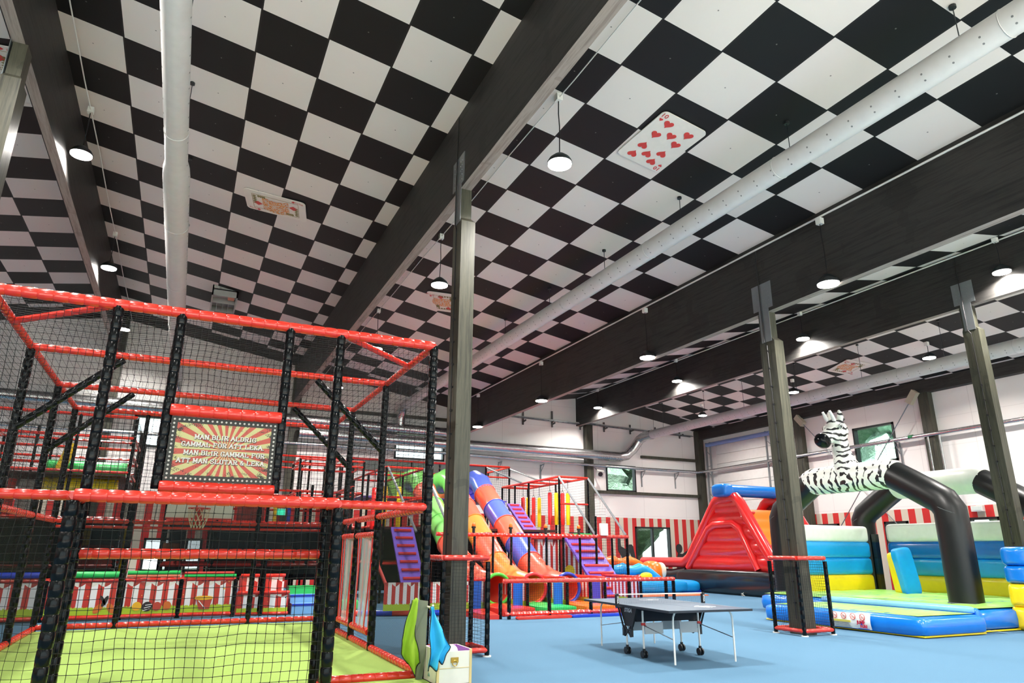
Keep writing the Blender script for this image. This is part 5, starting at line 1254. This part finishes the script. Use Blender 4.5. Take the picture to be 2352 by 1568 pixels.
# stepped boxes and steps
def pbox(x0, x1, y, z0, z1, lab):
    t = thing('printed_foam_step', ((x0+x1)/2, y, z0), lab, 'foam step')
    m_ = MB(); m_.box((x0, y, z0+0.06), (x1, y+0.7, z1-0.08)); m_.build('core', HEARTR, t, False)
    m_ = MB(); m_.grid(lambda u, v: (x0+(x1-x0)*u, y-0.005, z0+0.08+(z1-z0-0.18)*v), 1, 1, lambda u, v: (u*(x1-x0), v)); m_.build('printed_face', PANEL, t, False)
    for z in (z0+0.04, z1-0.05):
        m_ = MB(); m_.pole((x0-0.02, y-0.01, z), (x1+0.02, y-0.01, z), 0.04, 8); m_.build('edge_roll', RED, t)
pbox(1.55, 2.05, 19.75, 0, 0.6, 'lower printed foam step at the left beside the black post')
pbox(1.65, 2.08, 20.45, 0, 1.0, 'upper printed foam step at the left beside the black post')
pbox(2.2, 2.8, 19.75, 0, 0.6, 'lower printed foam step at the right beside the blue steps')
pbox(2.28, 2.75, 20.45, 0, 1.0, 'upper printed foam step at the right beside the blue steps')
post(2.12, 19.6, 0, 1.4, 0.05, tf, 8)
t = thing('foam_stairs', (3.4, 19.8, 0), 'blue foam stairs with green top step behind the cage', 'foam stairs')
for k, c in enumerate((plain('light_blue_vinyl', (112, 166, 214), 0.4), plain('light_blue_vinyl', (112, 166, 214)), GREEN2)):
    m_ = MB(); m_.box((2.9+0.0*k, 19.7+0.4*k, 0), (3.85-0.25*(k == 2), 19.7+0.4*k+0.42, 0.26+0.2*k)); m_.build('step', c, t, False)
    m_ = MB(); m_.box((2.9, 19.69+0.4*k, 0.2+0.2*k), (3.85-0.25*(k == 2), 19.7+0.4*k, 0.26+0.2*k)); m_.build('step_edge', ROYAL if k < 2 else GREEN2, t, False)
for i, (x, y, c, nm) in enumerate(((4.6, 20.6, GREEN2, 'green'),)):
    m_ = MB(); m_.sup((x, y, 0.14), (0.25, 0.25, 0.14), 0.4, 0.8, 20, 10); tag(m_.build('foam_drum', c), 'green foam drum on the floor seen through the cage side mesh', 'foam drum')
# low border kerb seen through the right side of the cage
for i, (a, b, c, nm) in enumerate((((3.5, 18.9), (4.4, 18.6), RED, 'red'), ((4.4, 18.6), (5.2, 18.3), ROYAL, 'blue'), ((5.2, 18.3), (6.1, 18.0), RED, 'second red'), ((6.1, 18.0), (6.9, 17.9), ROYAL, 'second blue'))):
    m_ = MB(); m_.tube([(a[0], a[1], 0.07), (b[0], b[1], 0.07)], 0.07, 10); tag(m_.build('border_roll', c), '%s border roll on the carpet behind the cage side, counted from the left' % nm, 'border roll', 'border rolls around the slide area')

# ================================================================ BOUNCY CASTLE with zebra arch
BC = thing('zebra_bouncy_castle', (17.5, 12.5, 0), 'bouncy castle with zebra arch, striped blue yellow white walls and green jumping bed', 'bouncy castle')
def cush(name, m, c, d, e1=0.35, e2=0.35, rot=None, par=None, nu=40, nv=16, bump=None):
    m_ = MB(); m_.sup(c, d, e1, e2, nu, nv, rot, bump); return m_.build(name, m, par or BC, True, ang=2.0)
def seam(pts, par=None):
    m_ = MB(); m_.tube(pts, 0.018, 6); m_.build('yellow_seam', YEL, par or BC)
# front step
cush('step_cushion', BLUE, (14.55, 11.82, 0.2), (1.06, 2.14, 0.2), 0.3, 0.12, nu=64, nv=14)
m_ = MB(); m_.grid(lambda a, b: (13.72+1.75*a, 9.92+3.8*b, 0.386+0.022*math.sin(a*PI)*abs(math.sin(b*PI*9))+0.01), 20, 60); m_.build('step_top', GREENV, BC)
seam([(15.5, 9.74, 0.03), (13.56, 9.74, 0.03), (13.56, 13.9, 0.03)])
# jumping bed
cush('bed_base', BLUE, (18.25, 13.1, 0.24), (2.68, 3.2, 0.25), 0.3, 0.1, nu=72, nv=14)
m_ = MB(); m_.grid(lambda a, b: (15.75+4.9*a, 10.05+6.1*b, 0.475+0.05*abs(math.sin(a*PI*5))**0.5*abs(math.sin(b*PI*6))**0.5), 60, 72); m_.build('bed_top', GREENV, BC)
m_ = MB(); m_.bolster((15.6, 9.97), (15.6, 13.95), 0.37, 0.53, 0.1, 0.8); m_.build('bed_front_roll', plain('pale_blue_vinyl', (120, 178, 226), 0.3, coat=0.2), BC, True, ang=1.2)
seam([(17.3, 9.93, 0.03), (15.62, 9.93, 0.03)])
cush('corner_pleat', BLUE, (15.72, 10.02, 0.24), (0.1, 0.1, 0.25), 0.8, 0.8)
# walls: bands of long cushions, bottom to top
def band_wall(p, q, bands, th_, par, lab_i):
    p = Vector((*p, 0)); q = Vector((*q, 0)); L = (q-p).length; a = math.atan2(q.y-p.y, q.x-p.x); R = Matrix.Rotation(a, 3, 'Z'); c = (p+q)/2
    for (z0, z1, m, nm, k) in bands:
        m_ = MB(); h_ = (z1-z0)*0.02; m_.bolster(p, q, z0-h_, z1+h_, th_*k, 0.4, 0.22); m_.build(nm, m, par, True, ang=1.2)
BANDS = [(0.42, 0.96, YEL, 'yellow_cushion', 1.0), (0.96, 1.46, SKYB, 'lower_blue_cushion', 1.0), (1.46, 1.95, SKYB, 'upper_blue_cushion', 1.0), (1.95, 2.44, WHV, 'white_cushion', 0.95)]
band_wall((16.95, 16.25), (20.45, 16.25), BANDS, 0.26, BC, 0)
BANDS2 = [(0.42, 0.96, YEL, 'yellow_cushion', 1.0), (0.96, 1.46, SKYB, 'lower_blue_cushion', 1.0), (1.46, 1.95, BLUE, 'upper_blue_cushion', 1.0), (1.95, 2.5, WHV, 'white_cushion', 0.95)]
band_wall((20.95, 15.75), (20.95, 9.9), BANDS2, 0.26, BC, 1)
m_ = MB(); m_.box((20.42, 15.85, 0.5), (20.6, 15.98, 2.2)); m_.build('corner_gap', BLKI, BC, False)
BANDS3 = [(0.0, 0.5, YEL, 'yellow_cushion', 1.0), (0.48, 0.98, YEL, 'yellow_cushion', 0.95), (0.98, 1.36, BLUE, 'lower_blue_cushion', 1.0), (1.36, 1.76, BLUE, 'upper_blue_cushion', 1.05)]
band_wall((16.95, 9.8), (21.2, 9.8), BANDS3, 0.3, BC, 2)
# slide block in the middle
R = Matrix.Rotation(0.12, 3, 'X')
cush('obstacle_block', YEL, (19.46, 14.4, 1.05), (0.26, 0.14, 0.6), 0.25, 0.25, Matrix.Rotation(-0.3, 3, 'Z') @ Matrix.Rotation(-0.12, 3, 'Y'))
cush('obstacle_face', SKYB, (19.42, 14.2, 1.1), (0.27, 0.14, 0.67), 0.3, 0.3, Matrix.Rotation(-0.3, 3, 'Z') @ Matrix.Rotation(-0.16, 3, 'Y'))
# arches
def arch(x, ya, yb, m_tube, zc_, R_, nm, foot=0.48):
    def leg(y, s_):
        m_ = MB(); m_.tube([(x, y-s_*1.35, foot), (x, y-s_*1.35, 1.2), (x, y-s_*1.35, 2.2), (x, y-s_*1.34, 2.62), (x, y-s_*1.2, 2.86), (x, y-s_*0.85, 3.08), (x, y-s_*0.4, 3.36), (x, y, zc_)], R_, 28); m_.build('arch_leg', plain('black_arch_vinyl', (8, 11, 12), 0.38), BC)
        b = MB(); b.ring((x, y-s_*1.35, 2.66), (0, -s_*0.45, 0.9), R_+0.003, 0.008, 28, 5); b.ring((x, y-s_*1.35, foot+0.02), (0, 0, 1), R_+0.01, 0.012, 28, 5); b.build('leg_seam', plain('seam_grey', (90, 96, 98), 0.5), BC)
    leg(ya, 1); leg(yb, -1)
    m_ = MB(); n_ = 14; m_.tube([(x, ya-0.12+(yb-ya+0.24)*k/n_, zc_+0.04) for k in range(n_+1)], [R_*0.9]+[R_*1.06]*(n_-1)+[R_*0.9], 32); m_.build(nm, m_tube, BC)
arch(17.0, 12.35, 15.05, ZEB, 3.6, 0.37, 'zebra_body_tube')
arch(20.6, 12.3, 15.0, plain('plain_white_tube', (238, 242, 232), 0.35), 3.6, 0.36, 'white_arch_tube')
# zebra neck and head, part of the castle
hx, hy = 16.85, 13.78
neck = [(17.0, 13.62, 3.55), (16.92, 13.66, 3.85), (16.86, 13.72, 4.15), (16.84, 13.76, 4.45), (16.86, 13.78, 4.72), (16.82, 13.79, 4.95)]
m_ = MB(); m_.tube(neck, [0.4, 0.36, 0.28, 0.235, 0.22, 0.2], 28); m_.build('zebra_neck', ZEBN, BC)
RH = Matrix.Rotation(0.5, 3, 'Y')
m_ = MB(); m_.sup((16.8, 13.79, 4.98), (0.36, 0.27, 0.34), 0.95, 0.95, 28, 18, RH); m_.tube([(16.84, 13.79, 4.98), (16.62, 13.8, 4.88), (16.42, 13.8, 4.77), (16.28, 13.8, 4.68)], [0.29, 0.26, 0.2, 0.17], 24); m_.build('zebra_head', ZEBN, BC)
m_ = MB(); m_.sup((16.2, 13.8, 4.65), (0.23, 0.19, 0.19), 0.8, 0.8, 24, 16, RH)
m_.build('muzzle', BLACKV, BC)
m_ = MB()
for s_ in (-1, 1): m_.sup((16.05, 13.8+s_*0.06, 4.73), (0.025, 0.02, 0.035), 1, 1, 12, 8)
m_.build('nostrils', plain('nostril_black', (6, 6, 6), 0.6), BC)
for s_ in (-1, 1):
    y = 13.79+s_*0.2
    m_ = MB(); m_.tube([(16.84, 13.79+s_*0.14, 5.22), (16.82, y-s_*0.03, 5.36), (16.8, y-s_*0.02, 5.48), (16.78, y-s_*0.02, 5.56)], [0.06, 0.09, 0.07, 0.02], 14); m_.build('zebra_ear', ZEBN, BC)
    m_ = MB(); m_.tube([(16.66, 13.79+s_*0.1, 5.2), (16.56, 13.79+s_*0.12, 5.38), (16.48, 13.79+s_*0.12, 5.52)], [0.06, 0.05, 0.035], 12); m_.build('zebra_horn', WHV, BC)
    m_ = MB(); m_.sup((16.66, 13.79+s_*0.27, 5.06), (0.075, 0.04, 0.09), 1, 1, 18, 12); e = m_.build('zebra_eye', WHV, BC)
    m_ = MB(); m_.sup((16.645, 13.79+s_*0.306, 5.05), (0.032, 0.016, 0.045), 1, 1, 14, 10); m_.ring((16.66, 13.79+s_*0.29, 5.06), (0, 1, 0), 0.072, 0.008, 20, 5); m_.build('pupil', plain('nostril_black', (6, 6, 6)), e)
m_ = MB()
for k in range(9):
    f = k/8; z = 5.3-1.25*f; x = 17.12-0.02*k+0.06*math.sin(f*3); m_.tube([(x-0.06, 13.78, z), (x+0.05, 13.78, z+0.05)], [0.05, 0.03], 8)
m_.build('mane', plain('mane_black', (30, 30, 32), 0.5), BC)
# safety notice printed on the front step (lies on its curved side)
m_ = MB(); m_.grid(lambda a, b: (13.47-0.03*math.sin(b*PI), 11.85-1.02*a, 0.06+0.31*b), 8, 8); m_.build('notice_panel', WHV, BC)
m_ = MB()
for k in range(4):
    cy = 11.72-0.235*k; m_.ring((13.435, cy, 0.30), (1, 0, 0), 0.062, 0.006, 24, 5); m_.bar((13.435, cy+0.04, 0.34), (13.435, cy-0.04, 0.26), 0.006, 0.007, (1, 0, 0))
m_.build('prohibition_signs', HEARTR, BC)
m_ = MB(); m_.box((13.425, 11.32, 0.175), (13.437, 11.78, 0.215)); m_.build('yellow_notice_bar', plain('notice_olive', (200, 190, 80), 0.5), BC, False)
m_ = MB()
for k in range(5): m_.box((13.43, 11.30+0.02*k, 0.08+0.018*k), (13.44, 11.76, 0.084+0.018*k))
m_.build('small_print', plain('print_grey', (130, 136, 140), 0.5), BC, False)
m_ = MB(); textmesh(m_, 'JUMP', 0.085, (13.43, 11.06, 0.19), (0, -1, 0), (0, 0, 1), 0.003, 0.004); textmesh(m_, 'FUN', 0.085, (13.432, 11.0, 0.115), (0, -1, 0), (0, 0, 1), 0.003, 0.004); m_.build('maker_logo', plain('logo_crimson', (190, 40, 70), 0.5), BC, False)
m_ = MB(); textmesh(m_, '4', 0.05, (13.425, 11.04, 0.155), (0, -1, 0), (0, 0, 1), 0.003, 0.003); m_.box((13.436, 10.87, 0.068), (13.444, 11.14, 0.076)); m_.build('logo_digit', ROYAL, BC, False)
m_ = MB(); m_.bar((15.75, 9.82, 0.07), (16.15, 9.72, 0.01), 0.09, 0.004); tag(m_.build('fabric_tag', plain('striped_tag', (190, 200, 220), 0.6), None, False), 'small blue and white fabric tag lying at the castle edge', 'tag')

# ================================================================ RED SLIDE CASTLE
RS = thing('red_inflatable_slide', (21.8, 24, 0), 'tall glossy red and black inflatable slide with a blue tube across its top', 'inflatable slide')
xs_ = 20.35
outline = [(28.5, 0.93), (28.5, 1.42), (25.15, 1.42), (23.05, 3.78), (21.85, 3.78), (20.15, 1.5), (19.95, 0.9)]
# extents of the side panel at a height
def ext(z):
    # left (far) and right (near) y at height z
    def interp(z, A):
        for (y0, z0), (y1, z1) in zip(A[:-1], A[1:]):
            if z0 <= z <= z1: return y0+(y1-y0)*((z-z0)/max(1e-6, z1-z0))
        return A[-1][0]
    far = interp(z, [(25.6, 0.9), (25.15, 1.42), (23.05, 3.78)]); near = interp(z, [(19.95, 0.9), (20.15, 1.5), (21.85, 3.78)])
    return far, near
for side, sx_ in ((0, xs_), (1, 23.1)):
    s_ = -1 if side == 0 else 1
    def f(a, b, sx_=sx_, s_=s_):
        z = 0.9+2.85*b; fa, ne = ext(z); y = fa+(ne-fa)*a
        bulge = 0.11*abs(math.sin(b*PI*5.0))**0.6*min(1, 8*a, 8*(1-a))
        return (sx_+s_*bulge, y, z)
    m_ = MB(); m_.grid(f, 24, 60); m_.build('side_panel', REDI, RS, True, ang=2.0)
    edge = [(sx_, 28.5, 1.16), (sx_, 25.4, 1.18), (sx_, 25.0, 1.4), (sx_, 23.15, 3.6), (sx_, 22.9, 3.75), (sx_, 21.95, 3.75), (sx_, 21.7, 3.5), (sx_, 20.35, 1.45), (sx_, 20.2, 1.2), (sx_, 20.15, 0.95)]
    m_ = MB(); m_.tube(edge, [0.22]*len(edge), 18); m_.build('edge_tube', REDI, RS)
    inner = [(sx_+s_*0.06, 25.1, 0.95), (sx_+s_*0.08, 23.6, 2.55), (sx_+s_*0.08, 23.2, 2.72), (sx_+s_*0.08, 22.1, 2.72), (sx_+s_*0.08, 21.75, 2.5), (sx_+s_*0.06, 20.95, 0.95)]
    m_ = MB(); m_.tube(inner, 0.16, 16); m_.build('brace_tube', REDI, RS)
    # black base
    m_ = MB(); m_.sup((sx_, 22.75, 0.47), (0.36, 2.95, 0.47), 0.45, 0.1, 56, 14); m_.tube([(sx_, 19.95, 0.3), (sx_, 25.6, 0.3)], 0.3, 16); m_.tube([(sx_, 19.95, 0.68), (sx_, 22.0, 0.7)], 0.24, 16); m_.tube([(sx_, 25.2, 0.75), (sx_, 26.2, 0.62), (sx_, 28.5, 0.65)], 0.27, 14); m_.tube([(sx_, 25.2, 0.3), (sx_, 28.5, 0.25)], 0.27, 14); m_.build('black_base', BLKI, RS)
m_ = MB(); m_.grid(lambda a, b: (xs_+0.1+2.6*a, 20.35+1.75*b, 1.0+2.3*b+0.04*abs(math.sin(b*PI*6))), 8, 40); m_.build('climbing_wall', ORANGE, RS)
for k in range(10):
    x = xs_+0.5+(k % 3)*0.85+(0.25 if k % 2 else 0); b = (k+0.7)/10.5
    m_ = MB(); m_.sup((x, 20.35+1.75*b-0.05, 1.0+2.3*b+0.05), (0.2, 0.06, 0.05), 0.7, 0.7, 14, 8); m_.build('climbing_hold', HEARTR, RS)
m_ = MB(); m_.grid(lambda a, b: (xs_+0.1+2.6*a, 22.9+2.3*b, 3.3-2.3*b), 4, 20); m_.grid(lambda a, b: (xs_+0.1+2.6*a, 25.2+3.2*b, 1.0-0.4*b), 4, 10); m_.build('slide_bed', HEARTR, RS)
m_ = MB(); m_.box((xs_+0.1, 20.4, 0.05), (22.95, 28.3, 0.55)); m_.build('core_base', BLKI, RS, False)
m_ = MB(); m_.tube([(19.95, 22.4, 4.03), (20.0, 22.4, 4.05), (20.4, 22.4, 4.06), (23.1, 22.4, 4.06), (23.5, 22.4, 4.05)], [0.2, 0.27, 0.25, 0.25, 0.22], 20); m_.sup((20.1, 22.4, 4.05), (0.28, 0.42, 0.27), 0.5, 0.4, 28, 14); m_.build('blue_top_tube', BLUE, RS)
b = NB('sheer_dark_net'); b.fin(lin((120, 66, 62)), 0.6); tr = b.n('ShaderNodeBsdfTransparent'); mx = b.n('ShaderNodeMixShader'); mx.inputs[0].default_value = 0.62; b.link(tr.outputs[0], mx.inputs[1]); b.link(b.b.outputs[0], mx.inputs[2]); b.link(mx.outputs[0], b.out.inputs[0])
m_ = MB(); m_.add([(23.05, 20.6, 1.9), (23.05, 23.8, 1.9), (23.05, 22.9, 3.9), (23.05, 21.9, 3.9)], [(0, 1, 2, 3)]); m_.build('side_netting', b.m, RS, False)
for y in (21.6, 24.4):
    m_ = MB(); m_.ring((19.95, y, 0.05), (1, 0, 0.3), 0.05, 0.012, 16, 5); m_.tube([(20.05, y, 0.16), (19.95, y, 0.06), (19.88, y-0.2, 0.02)], 0.012, 5); m_.build('anchor_loop', plain('pale_rope', (200, 196, 186), 0.8), RS)

# ================================================================ SMALL ORANGE AND BLUE INFLATABLE
SI = thing('small_inflatable_slide', (17.8, 24.6, 0), 'small orange and blue inflatable slide with wavy sides between the fence and red slide', 'inflatable slide')
m_ = MB(); m_.sup((17.7, 24.5, 0.28), (1.55, 0.7, 0.28), 0.5, 0.25, 48, 14, None, lambda P: Vector((P.x, P.y, P.z*(1+0.05*math.sin(P.x*9))))); m_.build('front_cushion', SKYB, SI, True, ang=2)
m_ = MB(); m_.sup((19.35, 24.7, 0.24), (0.75, 0.75, 0.26), 0.6, 0.5, 32, 14); m_.build('corner_cushion', SKYB, SI, True, ang=2)
m_ = MB(); m_.tube([(15.9, 24.1, 0.05), (20.0, 24.1, 0.05)], 0.06, 8); m_.build('base_trim', ROYAL, SI)
def wavy(y, c, name, dz, dx=0.0):
    pts = []
    for k in range(13):
        f = k/12; x = 15.2+dx+3.2*f; z = 1.22+dz-0.06*f+0.05*math.sin(k*2.0) if f < 0.7 else 1.18+dz-(f-0.7)*2.6
        pts.append((x, y, max(0.3, z)))
    m_ = MB(); m_.tube(pts, [0.2+0.02*math.sin(k*2.0) for k in range(13)], 16); m_.build(name, c, SI, True, ang=2)
wavy(25.4, ORANGE, 'orange_side', 0.0, 0.3); wavy(24.45, SKYB, 'blue_side', -0.28, 0.15)
m_ = MB(); m_.grid(lambda a, b: (15.5+2.7*a, 24.5+0.8*b, 1.0-0.75*a), 10, 3); m_.build('slide_bed', HEARTR, SI)
m_ = MB(); m_.sup((18.3, 25.1, 0.75), (0.42, 0.5, 0.5), 0.8, 0.8, 28, 16); m_.build('orange_snout', ORANGE, SI, True, ang=2)
m_ = MB(); m_.sup((18.62, 24.9, 0.85), (0.16, 0.34, 0.34), 0.9, 0.9, 24, 14); m_.build('white_patch', plain('white_patch', (244, 222, 190), 0.35, coat=0.2), SI, True, ang=2)
m_ = MB(); m_.sup((17.3, 24.1, 0.66), (0.3, 0.1, 0.16), 0.9, 0.9, 20, 12); m_.build('yellow_patch', YEL, SI, True, ang=2)
m_ = MB(); m_.box((20.9-5.2, 22.9, 0.0), (17.9, 23.6, 0.02)); m_.hexa([(15.2, 22.5, 0), (18.9, 22.3, 0), (19.2, 23.3, 0), (15.2, 23.4, 0), (15.2, 22.5, 0.03), (18.9, 22.3, 0.03), (19.2, 23.3, 0.03), (15.2, 23.4, 0.03)]); tag(m_.build('exit_mat', plain('orange_mat', (236, 120, 70), 0.6), None, False), 'orange floor mat in front of the small inflatable slide', 'mat')
